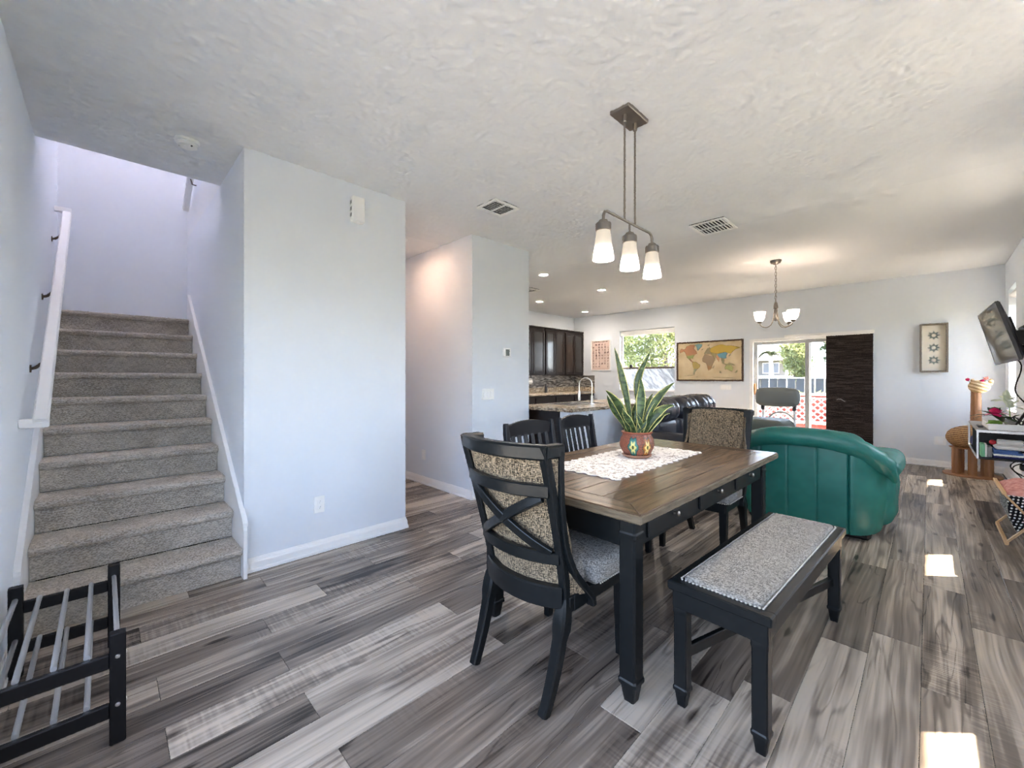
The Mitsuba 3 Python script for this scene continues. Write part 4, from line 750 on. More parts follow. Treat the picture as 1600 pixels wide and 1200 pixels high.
pt = thing('paper_towel_roll', 'white paper towel roll under the wall cabinets', 'paper towel'); put('roll', xf(trimesh.creation.cylinder(radius=.065, height=.27, sections=28), (-6.08, 6.45, 1.18), rx=math.pi / 2), 'white_paper', pt, 40); put('holder', cat(cb(-6.09, -6.07, 6.30, 6.312, 1.17, 1.31), cb(-6.09, -6.07, 6.588, 6.60, 1.17, 1.31)), 'plastic_dark', pt)
bt = thing('soap_bottle', 'small dark bottle on the granite counter under the wall cabinets', 'bottle'); put('body', lathe_at([(0, .92), (.028, .92), (.03, .94), (.03, 1.05), (.012, 1.09), (.012, 1.12), (0, 1.12)], (-6.0, 7.0, .0005), 16), 'plastic_dark', bt, 30)

# ------------------------------------------------------------------ pictures on the far wall
def frame_y(t, x0, x1, z0, z1, w, dpt, m):
    put('frame', cat(cb(x0, x1, YB - dpt, YB, z1 - w, z1), cb(x0, x1, YB - dpt, YB, z0, z0 + w), cb(x0, x0 + w, YB - dpt, YB, z0 + w * .9, z1 - w * .9), cb(x1 - w, x1, YB - dpt, YB, z0 + w * .9, z1 - w * .9)), m, t)
mp = thing('world_map', 'framed antique-style world map on the far wall', 'map')
MX0, MX1, MZ0, MZ1 = -3.64, -2.40, 1.19, 1.972
frame_y(mp, MX0, MX1, MZ0, MZ1, .028, .03, 'brown_frame'); put('map_sheet', bx(MX0 + .02, MX1 - .02, YB - .012, YB - .004, MZ0 + .02, MZ1 - .02), 'map_paper', mp)
# outlines in thousandths of the zoomed picture: x from 95 to 1335, y from 185 to 905
LAND = {'north_america': ([(160, 345), (190, 310), (255, 325), (300, 262), (370, 235), (440, 228), (455, 265), (430, 300), (470, 330), (500, 385), (455, 415), (430, 450), (420, 490), (395, 470), (365, 488), (385, 520), (420, 548), (430, 560), (400, 548), (345, 505), (300, 455), (275, 390), (250, 355), (200, 370), (165, 385)], (.46, .24, .14)),
        'southern_states': ([(280, 420), (300, 455), (345, 505), (365, 488), (395, 470), (420, 490), (430, 450), (455, 415), (380, 425), (330, 440)], (.30, .34, .14)),
        'greenland': ([(460, 235), (530, 208), (605, 218), (590, 262), (550, 295), (520, 335), (500, 300), (495, 262)], (.20, .33, .34)),
        'south_america': ([(425, 550), (470, 545), (510, 575), (560, 605), (545, 655), (505, 680), (480, 720), (455, 745), (450, 790), (430, 775), (440, 690), (415, 620), (412, 580)], (.44, .34, .13)),
        'argentina': ([(440, 690), (455, 672), (500, 680), (480, 720), (455, 745), (450, 790), (430, 775)], (.30, .29, .20)),
        'africa': ([(640, 420), (690, 408), (750, 440), (800, 440), (830, 500), (845, 510), (800, 570), (780, 630), (765, 680), (720, 702), (698, 650), (690, 580), (650, 552), (612, 545), (605, 490)], (.36, .27, .18)),
        'southern_africa': ([(694, 612), (780, 630), (765, 680), (720, 702), (698, 650)], (.40, .24, .12)),
        'europe': ([(640, 380), (675, 330), (700, 290), (740, 275), (760, 310), (740, 350), (760, 385), (720, 395), (690, 392), (650, 402)], (.30, .26, .17)),
        'russia': ([(740, 300), (800, 268), (880, 235), (960, 215), (1040, 238), (1130, 235), (1230, 255), (1275, 270), (1200, 300), (1150, 340), (1120, 385), (1080, 372), (1020, 350), (960, 372), (900, 385), (830, 380), (770, 372), (745, 345)], (.56, .40, .10)),
        'middle_east': ([(760, 385), (830, 380), (870, 400), (860, 440), (840, 490), (800, 430), (765, 405)], (.36, .30, .16)),
        'india': ([(850, 430), (885, 425), (915, 455), (905, 545), (885, 500)], (.50, .26, .15)),
        'china': ([(880, 400), (950, 378), (1030, 360), (1060, 390), (1035, 430), (1045, 465), (1000, 480), (950, 468), (905, 445)], (.17, .34, .40)),
        'indochina': ([(950, 468), (1000, 480), (1010, 520), (990, 545), (1020, 580), (975, 572), (960, 520)], (.34, .30, .18)),
        'indonesia': ([(985, 570), (1060, 585), (1090, 560), (1150, 580), (1195, 600), (1120, 590), (1040, 600)], (.30, .28, .16)),
        'australia': ([(1015, 635), (1060, 600), (1100, 605), (1115, 590), (1160, 650), (1140, 720), (1100, 700), (1060, 680), (1025, 685)], (.40, .42, .18)),
        'new_zealand': ([(1195, 740), (1235, 695), (1225, 725), (1205, 745)], (.30, .32, .18)), 'japan': ([(1085, 425), (1115, 395), (1110, 420), (1090, 435)], (.30, .24, .16)), 'madagascar': ([(795, 650), (815, 612), (812, 645), (800, 668)], (.34, .28, .18)), 'iceland': ([(590, 310), (615, 305), (605, 322)], (.22, .20, .16)), 'svalbard': ([(695, 232), (735, 225), (728, 240)], (.22, .22, .18))}
def xz_slab(pts, y, th=.0006):
    m = prism(Polygon(pts).buffer(0), th); v = m.vertices.copy(); m = trimesh.Trimesh(np.c_[v[:, 0], y - v[:, 2], v[:, 1]], m.faces[:, ::-1], process=False); return m
ms, cs = [], []
mapx = lambda a, b: (MX0 + (a - 95) / 1240 * (MX1 - MX0), MZ1 - (b - (195 - (a - 95) / 1240 * 90)) / (905 - (195 - (a - 95) / 1240 * 90)) * (MZ1 - MZ0))
for nm, (pts, col) in LAND.items():
    q = [mapx(a, b - 0) for a, b in pts]; pol = Polygon(q).buffer(0)
    for g in getattr(pol, 'geoms', [pol]):
        m = xz_slab(list(g.buffer(.004).exterior.coords)[:-1], YB - .0125, .0004); ms.append(m); cs.append(np.tile([.16, .11, .07], (len(m.vertices), 1)))
        lay = .0135 if nm in ('southern_states', 'argentina', 'southern_africa', 'middle_east') else .0130
        m = xz_slab(list(g.exterior.coords)[:-1], YB - lay, .0004); ms.append(m); cs.append(np.tile(col, (len(m.vertices), 1)))
star = [mapx(940 + (30 if i % 2 == 0 else 10) * math.cos(i * math.pi / 8), 735 + (32 if i % 2 == 0 else 11) * math.sin(i * math.pi / 8)) for i in range(16)]
m = xz_slab(star, YB - .013, .0005); ms.append(m); cs.append(np.tile([.22, .19, .12], (len(m.vertices), 1)))
for (a0, a1, b0, b1) in ((470, 520, 830, 815), (800, 1180, 838, 845), (250, 420, 815, 800)):
    p, q = mapx(a0, b0), mapx(a1, b1); m = xz_slab([p, q, (q[0], q[1] + .006), (p[0], p[1] + .006)], YB - .0128, .0004); ms.append(m); cs.append(np.tile([.38, .30, .19], (len(m.vertices), 1)))
put('printed_continents', cat(ms), 'printed', mp, color=np.vstack(cs))
kp = thing('framed_chart', 'pale pink framed chart of small symbols beside the kitchen cabinets', 'picture')
KX0, KX1, KZ0, KZ1 = -5.735, -5.195, 1.42, 2.15
frame_y(kp, KX0, KX1, KZ0, KZ1, .022, .025, 'trim_white'); put('sheet', bx(KX0 + .015, KX1 - .015, YB - .012, YB - .004, KZ0 + .015, KZ1 - .015), 'pink_paper', kp)
ms = [xz_slab([(KX0 + .08, KZ1 - .055), (KX1 - .08, KZ1 - .055), (KX1 - .08, KZ1 - .043), (KX0 + .08, KZ1 - .043)], YB - .0122)]
kr = np.random.default_rng(5)
for i in range(6):
    for j in range(9):
        cx, cz = KX0 + .07 + .08 * i, KZ1 - .11 - .065 * j; t = kr.random(); s = .015 + .018 * kr.random()
        if t < .12: ms.append(xz_slab([(cx - .003, cz - .035), (cx + .004, cz - .035), (cx + .004, cz + .03), (cx - .003, cz + .03)], YB - .0122))
        elif t < .80:
            nn = kr.integers(3, 8); ms.append(xz_slab([(cx + s * (.6 + .4 * kr.random()) * math.cos(2 * math.pi * k / nn + t), cz + s * (.6 + .4 * kr.random()) * math.sin(2 * math.pi * k / nn + t)) for k in range(nn)], YB - .0122))
put('printed_symbols', cat(ms), 'ink_brown', kp, kind='stuff')
sb = thing('shadow_box', 'tall shadow box frame holding three dark star ornaments on the far wall', 'picture')
BX0, BX1, BZ0, BZ1 = -.096, .188, 1.335, 2.02
frame_y(sb, BX0, BX1, BZ0, BZ1, .022, .075, 'grey_frame'); put('backing', bx(BX0 + .015, BX1 - .015, YB - .012, YB - .002, BZ0 + .015, BZ1 - .015), 'cream_paper', sb)
for zc in (1.855, 1.68, 1.505):
    xc = (BX0 + BX1) / 2; pts = [(xc + (.066 if i % 2 == 0 else .036) * math.cos(i * math.pi / 8), zc + (.066 if i % 2 == 0 else .036) * math.sin(i * math.pi / 8)) for i in range(16)]
    m = prism(Polygon(pts, [[(xc + .024 * math.cos(t), zc + .024 * math.sin(t)) for t in np.linspace(0, 6.28, 20)[:-1]]]), .008); v = m.vertices; m = trimesh.Trimesh(np.c_[v[:, 0], YB - .012 - v[:, 2], v[:, 1]], m.faces[:, ::-1], process=False); put('star_ornament', m, 'screen_grey', sb)

# ------------------------------------------------------------------ television on the right wall
tv = thing('television', 'flat black television tilted down on a wall mount in the right corner', 'television')
tc = lambda a, b: np.array(a) * (1 - b) + np.array(tc1) * b
TLn, BLn, TLf, BLf = np.array([.440, 6.0, 1.98]), np.array([.588, 6.0, 1.42]), np.array([.388, 7.03, 1.955]), np.array([.522, 7.03, 1.395])
nrm = np.cross(TLf - TLn, BLn - TLn); nrm /= np.linalg.norm(nrm)
if nrm[0] > 0: nrm = -nrm
def tvp(s, t, o): return (TLn * (1 - s) + TLf * s) * (1 - t) + (BLn * (1 - s) + BLf * s) * t + nrm * o
put('screen', hull([tvp(s, t, o) for s in (.014, .986) for t in (.025, .955) for o in (-.004, .0015)]), 'tv_screen', tv)
put('bezel', cat([hull([tvp(s, t, o) for s in S_ for t in T_ for o in (-.02, .004)]) for S_, T_ in (((0, 1), (0, .025)), ((0, 1), (.955, 1)), ((0, .014), (.02, .96)), ((.986, 1), (.02, .96)))]), 'plastic_dark', tv)
put('back_shell', hull([tvp(s, t, -.006) for s in (0, 1) for t in (0, 1)] + [tvp(s, t, -.03) for s in (0.02, .98) for t in (.02, .98)] + [tvp(s, t, -.075) for s in (.2, .8) for t in (.4, .9)]), 'plastic_dark', tv)
put('wall_mount', cat(hull([tvp(s, t, o) for s in (.33, .38) for t in (.25, .95) for o in (-.11, -.06)]), hull([tvp(s, t, o) for s in (.62, .67) for t in (.25, .95) for o in (-.11, -.06)]), cb(.655, XR, 6.25, 6.80, 1.55, 1.78), cb(.56, .66, 6.33, 6.42, 1.58, 1.72), cb(.56, .66, 6.62, 6.71, 1.58, 1.72)), 'black_metal', tv)
put('power_cord', tube(spline([(.64, 6.75, 1.45), (.66, 6.85, 1.25), (.64, 6.8, 1.10), (.68, 6.75, 1.02), (.66, 6.65, .86)], 24), .006, 8), 'rubber', tv, True)
# floating shelf
fs = thing('wall_shelf', 'dark open wall shelf with grey edges under the television', 'shelf')
HX0, HX1, HY0, HY1, HZ0, HZ1 = .325, XR, 6.0, 7.2, .475, .755
put('top_board', cb(HX0, HX1, HY0, HY1, HZ1 - .022, HZ1, .002), 'slot_grey', fs, label='grey top board'); put('bottom_board', cb(HX0, HX1, HY0, HY1, HZ0, HZ0 + .02, .002), 'black_wood', fs); put('divider', cb(HX0, HX1 - .02, 6.58, 6.60, HZ0 + .02, HZ1 - .022, .001), 'black_wood', fs); put('back_board', bx(HX1 - .012, HX1, HY0, HY1, HZ0 + .02, HZ1 - .022), 'black_wood', fs)
put('edge_strip', cat(cb(HX0 - .004, HX0 + .012, HY0 - .004, HY0 + .012, HZ0, HZ1, .002), cb(HX0 - .004, HX0 + .012, HY1 - .012, HY1 + .004, HZ0, HZ1, .002), cb(HX0 - .004, HX0 + .006, HY0, HY1, HZ0 - .001, HZ0 + .021, .002), cb(HX0, HX1, HY0 - .004, HY0, HZ1 - .024, HZ1 + .001, .001)), 'aluminium', fs)
def obj(name, mesh, m, label, catg, sm=False, group=None): return put(name, mesh, m, smooth=sm, label=label, cat=catg, group=group)
zb = HZ0 + .0205
gb = thing('book', 'green and white book standing at the left of the wall shelf', 'book'); put('cover', cb(.352, .378, 6.03, 6.20, zb, zb + .12, .001), 'green_book', gb); put('pages', cb(.378, .392, 6.03, 6.20, zb, zb + .118, .001), 'white_paper', gb)
obj('box', cb(.396, .425, 6.05, 6.2, zb, zb + .095, .003), 'slot_grey', 'small grey box beside the green book on the wall shelf', 'box')
for i, (m, w_, lab) in enumerate((('navy_cloth', .235, 'dark blue book at the bottom of the flat stack on the wall shelf'), ('white_paper', .24, 'white book in the flat stack on the wall shelf'), ('blue_book', .18, 'blue book in the flat stack on the wall shelf'), ('blue_book', .15, 'thin bright blue book on top of the flat stack on the wall shelf'))):
    obj('book', cb(.432, .432 + w_, 6.03, 6.25, zb + .019 * i, zb + .019 * i + .0185, .002), m, lab, 'book')
obj('folded_cloth', soft(.445, .635, 6.04, 6.26, zb + .0785, zb + .112, .016, .004, .02), 'white_cloth', 'folded white cloth lying on the book stack in the wall shelf', 'cloth', True)
obj('rolled_towel', cat(tube([(.46, 6.12, zb + .142), (.62, 6.12, zb + .142)], .029, 18)), 'white_cloth', 'rolled pale towel on the folded cloth in the wall shelf', 'towel', 40)
obj('red_ball', xf(trimesh.creation.icosphere(subdivisions=2, radius=.024), (.432, 6.12, zb + .137)), 'red_book', 'small red ball beside the rolled towel in the wall shelf', 'ball', True)
obj('white_box', cb(.655, .690, 6.02, 6.3, zb, zb + .17, .003), 'white_paper', 'white box standing against the wall in the wall shelf', 'box')
obj('navy_bag', soft(.335, .50, 6.72, 7.05, zb, zb + .12, .04, .01, .03), 'navy_cloth', 'dark blue cloth bag in the side opening of the wall shelf', 'bag', True)
obj('white_jar', lathe_at([(0, zb), (.035, zb), (.035, zb + .17), (0, zb + .18)], (.38, 6.66, 0), 18), 'plastic_white', 'white jar in the side opening of the wall shelf', 'jar', 30)
obj('tray', cat(cb(.40, .68, 6.05, 6.72, HZ1 + .0005, HZ1 + .012, .003), cb(.40, .41, 6.05, 6.72, HZ1 + .0005, HZ1 + .06, .003), cb(.67, .68, 6.05, 6.72, HZ1 + .0005, HZ1 + .06, .003), cb(.40, .68, 6.05, 6.06, HZ1 + .0005, HZ1 + .06, .003), cb(.40, .68, 6.71, 6.72, HZ1 + .0005, HZ1 + .06, .003)), 'trim_white', 'long white tray on top of the wall shelf', 'tray')
obj('remote_control', cb(.345, .385, 6.28, 6.46, HZ1 + .0005, HZ1 + .02, .006), 'plastic_dark', 'black remote control on the wall shelf beside the tray', 'remote control')
def blade_cluster(cx, cy, cz, n, L, w, spread, m, parent, name, seed, up=.5):
    r = np.random.default_rng(seed)
    for i in range(n):
        a = 2 * math.pi * i / n + r.random() * .6; e = up + spread * (r.random() - .5); d_ = np.array([math.cos(a) * math.cos(e), math.sin(a) * math.cos(e), math.sin(e)]); l = L * (.75 + .5 * r.random()); s = np.cross(d_, UP); s /= np.linalg.norm(s)
        c0 = np.array([cx, cy, cz]); secs = []
        for t in np.linspace(0, 1, 6):
            p = c0 + d_ * l * t + UP * (-.35 * l * t * t); ww = w * math.sin(math.pi * (.08 + .9 * t)) ** .8 / 2 + .0005; secs.append([p - s * ww, p - UP * .0012, p + s * ww, p + UP * .0022])
        put(name, loft(secs), m, parent, True)
mg = thing('flowering_plant', 'magenta flower with dark leaves in the tray on the wall shelf', 'plant')
put('planter', lathe_at([(0, HZ1 + .013), (.038, HZ1 + .013), (.048, HZ1 + .085), (.042, HZ1 + .085), (0, HZ1 + .078)], (.455, 6.18, 0), 20), 'lime_leaf', mg, 30)
blade_cluster(.455, 6.18, HZ1 + .13, 12, .16, .065, 1.5, 'dark_leaf', mg, 'leaf', 1, .65); blade_cluster(.445, 6.10, HZ1 + .155, 12, .080, .060, 1.9, 'magenta_petal', mg, 'petal', 2, .7); blade_cluster(.445, 6.08, HZ1 + .165, 8, .055, .045, 1.6, 'magenta_petal', mg, 'petal', 3, .8); blade_cluster(.46, 6.14, HZ1 + .075, 4, .07, .045, .4, 'lime_leaf', mg, 'leaf', 4, .2)
wl = thing('white_lily', 'white flowering plant behind the magenta flower on the wall shelf', 'plant')
put('planter', lathe_at([(0, HZ1 + .013), (.035, HZ1 + .013), (.045, HZ1 + .08), (.04, HZ1 + .08), (0, HZ1 + .075)], (.575, 6.5, 0), 20), 'slot_grey', wl, 30); put('stem', tube([(.575, 6.5, HZ1 + .07), (.57, 6.5, HZ1 + .2), (.55, 6.49, HZ1 + .28)], .004, 6), 'lime_leaf', wl, True)
blade_cluster(.575, 6.5, HZ1 + .09, 8, .12, .03, .5, 'dark_leaf', wl, 'leaf', 5, .6); blade_cluster(.55, 6.49, HZ1 + .27, 9, .15, .060, 1.4, 'pale_petal', wl, 'petal', 6, .9); blade_cluster(.57, 6.5, HZ1 + .2, 9, .13, .055, 1.4, 'pale_petal', wl, 'petal', 7, .5)
obj('cable_bundle', cat(tube(spline([(.60, 6.2, .74), (.64, 6.3, .90), (.60, 6.35, .80), (.66, 6.4, .92), (.63, 6.5, .80)], 40), .007, 8), tube(spline([(.62, 6.25, .80), (.57, 6.2, .88), (.62, 6.12, .84), (.66, 6.2, .80)], 30), .006, 8)), 'rubber', 'black cable bundle in the tray on the wall shelf', 'cable', True)
obj('hanging_cables', cat(tube(spline([(.60, 6.15, .474), (.55, 6.2, .40), (.60, 6.1, .33), (.64, 6.05, .22), (.66, 6.05, .06)], 30), .0045, 8), tube(spline([(.65, 6.1, .474), (.58, 6.15, .36), (.66, 6.1, .30), (.62, 6.0, .20), (.66, 6.02, .02)], 30), .0045, 8), cb(.60, .65, 6.06, 6.16, .39, .44, .008)), 'rubber', 'tangle of black cables hanging under the wall shelf', 'cable', True)
# ------------------------------------------------------------------ wooden giraffe
gi = thing('giraffe_figure', 'wood and wicker giraffe on an oval base in the far right corner', 'figure')
gx, gy = .385, 7.92
def ell(rx, ry, rz, loc, sub=3): m = trimesh.creation.icosphere(subdivisions=sub, radius=1); m.vertices *= [rx, ry, rz]; m.apply_translation(loc); return m
put('base', xf(lathe([(0, 0), (.285, 0), (.29, .01), (.285, .025), (0, .026)], 40), (gx, gy, 0)), 'honey_wood', gi, 30); scene[gi + '__base']['to_world'] = T().translate([gx, gy, 0]).scale([.92, .80, 1]).translate([-gx, -gy, 0])
for dx, dy in ((-.14, -.09), (.0, -.13), (-.10, .09), (.14, -.07), (.12, .10)): put('leg', lathe_at([(0, .024), (.042, .024), (.042, .365), (0, .366)], (gx + dx, gy + dy, 0), 20), 'honey_wood', gi, 30)
put('body', ell(.215, .20, .155, (gx - .02, gy, .485)), 'wicker', gi, True); put('belly_board', xf(lathe([(0, 0), (.19, 0), (.195, .008), (0, .016)], 30), (gx - .01, gy, .352)), 'honey_wood', gi, 30)
put('neck', lathe_at([(0, .58), (.055, .58), (.050, .8), (.047, 1.09), (0, 1.09)], (gx + .035, gy - .02, 0), 20), 'honey_wood', gi, 30); put('head', ell(.098, .10, .082, (gx + .06, gy - .04, 1.145)), 'pale_wicker', gi, True)
for dx, dy in ((-.055, 0), (.10, .02)): put('ear', ell(.022, .014, .040, (gx + .06 + dx, gy - .04 + dy, 1.205), 2), 'pale_wicker', gi, True)
for i, (dx, dz, m, lab) in enumerate(((-.10, .085, 'magenta_petal', 'dark red flower at the left of the giraffe head'), (.055, .10, 'rose_petal', 'pink flower on top of the giraffe head'), (.02, .07, 'magenta_petal', 'dark red flower in the middle of the giraffe head'))):
    t = thing('silk_flower', lab, 'flower'); c0 = (gx + .06 + dx, gy - .09, 1.128 + dz)
    put('stem', tube([(gx + .06 + dx * .6, gy - .07, 1.15), (gx + .06 + dx * .9, gy - .085, 1.128 + dz)], .003, 6), 'dark_leaf', t); blade_cluster(*c0, 9, .055, .036, .5, m, t, 'petal', 20 + i, 1.25)
# ------------------------------------------------------------------ polka-dot basket with blanket
lb = thing('laundry_basket', 'folding polka-dot cloth basket on a pine frame at the right edge', 'basket')
LX0, LX1, LY0, LY1 = .41, .68, 4.85, 5.42
bag = loft([[(LX0 + .05, LY0 + .05, .10), (LX1 - .05, LY0 + .05, .10), (LX1 - .05, LY1 - .05, .10), (LX0 + .05, LY1 - .05, .10)], [(LX0 + .015, LY0 + .02, .20), (LX1 - .015, LY0 + .02, .20), (LX1 - .015, LY1 - .02, .20), (LX0 + .015, LY1 - .02, .20)], [(LX0, LY0, .37), (LX1, LY0, .37), (LX1, LY1, .37), (LX0, LY1, .37)]])
put('cloth_bag', bag, 'dotted_cloth', lb)
for x in (LX0 - .012, LX1 + .004): put('top_rail', bar([(x, LY0 - .03, .385), (x, LY1 + .03, .385)], .022, .022), 'pine', lb)
for y in (LY0 - .02, LY1 + .02):
    put('leg', bar([(LX0 - .012, y, .38), (LX1, y, .008)], .014, .026, (0, 1, 0)), 'pine', lb); put('leg', bar([(LX1 + .004, y + .015, .38), (LX0 - .005, y + .015, .008)], .014, .026, (0, 1, 0)), 'pine', lb)
for x in (LX0, LX1 - .01): put('foot_rail', bar([(x, LY0 - .03, .012), (x, LY1 + .03, .012)], .022, .022), 'pine', lb)
def blanket(u, v):
    x = LX0 + .0 + (LX1 - LX0) * u; y = LY0 + .01 + (LY1 - LY0 - .02) * v; b = np.sin(np.pi * u) ** .5 * np.sin(np.pi * v) ** .5
    return np.stack([x, y, .372 + .075 * b + .07 * b * (meshkit.fbm(np.stack([x * 9, y * 7, x * 0 + 3], 1), 3) - .4)], 1)
put('pink_blanket', shell(blanket, 30, 40, .02), 'blanket_pink', smooth=60, label='crumpled pink blanket lying in the polka-dot basket', cat='blanket')

# ------------------------------------------------------------------ outside
struct('ground', bx(-60, 60, -60, 90, -.30, -.12), 'lawn', 'lawn outside the house')
struct('added_paving', cat(bx(XR + .16, 3.2, -9, 9.5, -.14, -.05), bx(-7, XR + .16, -9, -.46, -.14, -.05)), 'concrete', 'added pale paving outside the windows, bouncing neutral daylight indoors')  # added out of view so the ground bounces neutral light, not green
struct('path_patio', bx(-6, 2.2, YB + .15, 12.2, -.12, -.02), 'concrete', 'concrete patio outside the sliding door')
struct('unseen_roof_eave', cat(bx(XR + .15, 1.85, -1.5, 9.4, 2.80, 2.92), bx(-7.2, 1.85, YB + .15, 9.1, 2.80, 2.92)), 'trim_white', 'unseen roof eave outside the windows, placed to trim the sun')  # out of view; overhang sized to shorten the sun patches indoors
def tree(name, label, loc, H_, rx, ry, rz, n, m, sz, seed, trunk=.15, grp=None):
    t = thing(name, label, 'tree', grp); r = np.random.default_rng(seed); x, y = loc
    put('trunk', tube([(x, y, -.15), (x + .05, y, H_ * .4), (x - .04, y + .03, H_ - rz * .3)], [trunk, trunk * .8, trunk * .45], 10, (1, 0, 0)), 'bark', t, True)
    cl = r.normal(size=(26, 3)); cl /= np.linalg.norm(cl, axis=1, keepdims=True); cl *= r.random((26, 1)) ** .4 * .8
    c = cl[r.integers(0, 26, n)] + r.normal(size=(n, 3)) * .17; c = c * [rx, ry, rz] + [x, y, H_]
    a = r.normal(size=(n, 3)); a /= np.linalg.norm(a, axis=1, keepdims=True); b = np.cross(a, r.normal(size=(n, 3))); b /= np.linalg.norm(b, axis=1, keepdims=True); s = sz * (.6 + .8 * r.random((n, 1)))
    v = np.stack([c - a * s, c + b * s * .45, c + a * s, c - b * s * .45], 1).reshape(-1, 3); i = np.arange(n)[:, None] * 4
    put('crown', trimesh.Trimesh(v, np.vstack([i + [0, 1, 2], i + [0, 2, 3]]), process=False), m, t, kind='stuff')
tree('shade_tree', 'bright green tree seen through the kitchen window', (-6.3, 13.6), 2.7, 1.9, 1.4, 1.9, 6500, 'leaf_bright', .065, 31, .12)
tree('shade_tree', 'green tree at the left edge of the kitchen window', (-10.4, 15.6), 2.9, 1.9, 1.4, 2.1, 7000, 'leaf_mid', .085, 32, .12)
tree('shade_tree', 'rounded green tree in the middle of the sliding door view', (-4.05, 21.0), 2.05, .70, .7, .90, 5000, 'leaf_bright', .075, 33, .06)
tree('shade_tree', 'green tree beside the panel blind in the sliding door view', (-2.60, 21.4), 2.35, .55, .7, 1.2, 5000, 'leaf_mid', .075, 34, .06)
pt_ = thing('palm_tree', 'palm tree beyond the fence at the left of the sliding door', 'palm tree'); px, py, pz = -8.0, 34.0, 2.95
put('trunk', tube([(px, py, -.15), (px + .05, py, 1.8), (px, py, pz)], [.17, .14, .12], 12, (1, 0, 0)), 'stucco_white', pt_, True)
prr = np.random.default_rng(9)
for i in range(18):
    a = 2 * math.pi * i / 18 + prr.random() * .3; e = .2 + prr.random() * .9; L = 1.15; v, f = [], []
    for q, tt in enumerate(np.linspace(0, 1, 12)):
        p = np.array([px + math.cos(a) * L * tt * math.cos(e), py + math.sin(a) * L * tt * math.cos(e), pz + L * tt * math.sin(e) - 1.1 * tt * tt]); s = np.array([-math.sin(a), math.cos(a), 0]); w_ = .28 * math.sin(math.pi * min(1, .15 + .85 * tt)) + .01
        for sg in (-1, 1):
            b0 = len(v); v += [p, p + s * sg * w_ + [0, 0, -.10], p + np.array([math.cos(a), math.sin(a), -.3]) * .10]; f.append([b0, b0 + 1, b0 + 2])
    put('frond', trimesh.Trimesh(v, f, process=False), 'leaf_palm', pt_)
nh = thing('neighbour_house', 'low tan house with a pale roof beyond the palm tree', 'house'); hy = 42.0
put('wall', bx(-22, -8.6, hy, hy + 7, -.15, 2.75), 'stucco_tan', nh); rf = put('roof', hull([(-22.5, hy - .8, 2.75), (-8.1, hy - .8, 2.75), (-22.5, hy + 7.6, 2.75), (-8.1, hy + 7.6, 2.75), (-20, hy + 3.3, 3.9), (-11, hy + 3.3, 3.9)]), 'roof_tile', nh)
for x in (-20.5, -17.6, -14.8, -12.6, -10.5):
    for z in (.2, 1.62): w_ = put('window', cb(x, x + 1.3, hy - .06, hy + .02, z, z + .95, .02), 'trim_white', nh); put('pane', bx(x + .06, x + 1.24, hy - .075, hy - .055, z + .06, z + .89), 'far_glass', w_)
put('balcony_slab', bx(-22, -8.2, hy - 1.4, hy, 1.30, 1.44), 'stucco_white', nh)
for x in (-21.5, -18.4, -15.6, -13.2, -11.0, -8.5): put('column', bx(x, x + .16, hy - 1.4, hy - 1.25, -.15, 2.75), 'stucco_white', nh)
fe = thing('slate_fence', 'dark slatted garden fence behind the brick wall', 'fence')
for i in range(44): put('board', bx(-12 + .30 * i, -12 + .30 * i + .25, 19.0, 19.05, -.12, 1.22), 'fence_slate', fe)
put('top_rail', bx(-12.05, 1.3, 18.97, 19.08, 1.22, 1.27), 'stucco_white', fe)
he = thing('hedge', 'low green hedge in front of the slatted fence', 'hedge'); r = np.random.default_rng(44); n = 5000; c = np.c_[r.uniform(-9, 3, n), r.uniform(17.2, 18.0, n), r.uniform(-.1, .62, n) + .12 * r.random(n)]; a = r.normal(size=(n, 3)) * .07; b = r.normal(size=(n, 3)) * .045
put('leaves', trimesh.Trimesh(np.stack([c - a, c + b, c + a, c - b], 1).reshape(-1, 3), np.vstack([np.arange(n)[:, None] * 4 + [0, 1, 2], np.arange(n)[:, None] * 4 + [0, 2, 3]]), process=False), 'leaf_bright', he, kind='stuff')
bw_ = thing('brick_wall', 'red brick garden wall behind the white lattice', 'wall'); put('courses', bx(-3.6, 2.2, 12.6, 12.85, -.12, .80), 'brick', bw_); put('coping', cb(-3.65, 2.25, 12.56, 12.89, .80, .86, .01), 'concrete', bw_)
bl = thing('brick_planter', 'low red brick planter on the patio in front of the lattice', 'planter'); put('courses', bx(-3.0, 1.4, 11.2, 11.5, -.02, .22), 'brick', bl); put('coping', cb(-3.04, 1.44, 11.16, 11.54, .22, .26, .01), 'stucco_white', bl)
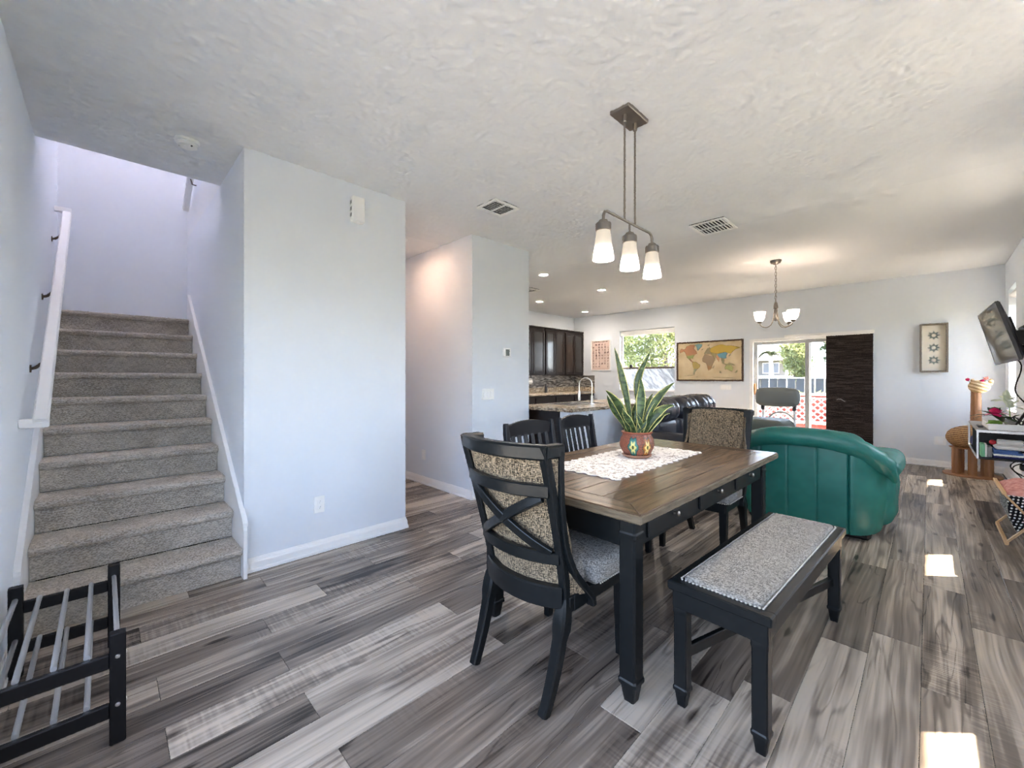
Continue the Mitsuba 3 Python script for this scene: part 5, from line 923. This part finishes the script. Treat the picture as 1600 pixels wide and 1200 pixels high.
la = thing('lattice_screen', 'white diagonal lattice screen standing behind the brick planter', 'lattice'); sl = []
for i in range(40):
    xa = -3.4 + .145 * i
    for s in (-1, 1):
        m = bx(-.014, .014, -.004, .004, -.40, .40); m = xf(m, (xa, 11.66 + .008 * s, .49), ry=s * math.pi / 4); put('slat', m, 'stucco_white', la)
put('frame', cat(bx(-3.5, 2.3, 11.63, 11.69, .18, .23), bx(-3.5, 2.3, 11.63, 11.69, .76, .80)), 'stucco_white', la)
co = thing('patio_column', 'white stucco patio column left of the sliding door view', 'column'); put('shaft', cb(-3.58, -3.28, 10.6, 10.9, -.02, 2.80, .01), 'stucco_white', co)
lw = struct('wall_patio', bx(-3.75, -3.6, YB + .15, 9.6, -.1, 2.8), 'stucco_white', 'short white wall beside the patio door')
bi_ = thing('bicycle', 'bicycle leaning on the patio behind the grey padded backrest', 'bicycle'); a = np.linspace(0, 2 * np.pi, 30)
for bxc in (-3.05, -2.25):
    wh = put('wheel', tube([(bxc + .26 * math.cos(t), 10.4, .255 + .26 * math.sin(t)) for t in a], .018, 8, (0, 1, 0), False), 'rubber', bi_, True); put('spokes', cat([tube([(bxc, 10.4, .255), (bxc + .25 * math.cos(t), 10.4, .255 + .25 * math.sin(t))], .0025, 5, (0, 1, 0)) for t in a[::3]]), 'aluminium', wh, kind='stuff')
put('frame', cat([tube([p, q], .014, 8, (0, 1, 0)) for p, q in (((-3.05, 10.4, .255), (-2.7, 10.4, .30)), ((-2.7, 10.4, .30), (-2.85, 10.4, .62)), ((-2.85, 10.4, .62), (-2.38, 10.4, .64)), ((-2.38, 10.4, .64), (-2.7, 10.4, .30)), ((-2.25, 10.4, .255), (-2.40, 10.4, .74)), ((-3.05, 10.4, .255), (-2.85, 10.4, .60)))]), 'slot_grey', bi_, 40); put('saddle', rb(-2.98, -2.76, 10.34, 10.46, .64, .69, .02), 'rubber', bi_, True); put('handlebar', tube([(-2.44, 10.16, .80), (-2.40, 10.4, .76), (-2.44, 10.64, .80)], .012, 8), 'rubber', bi_, True)
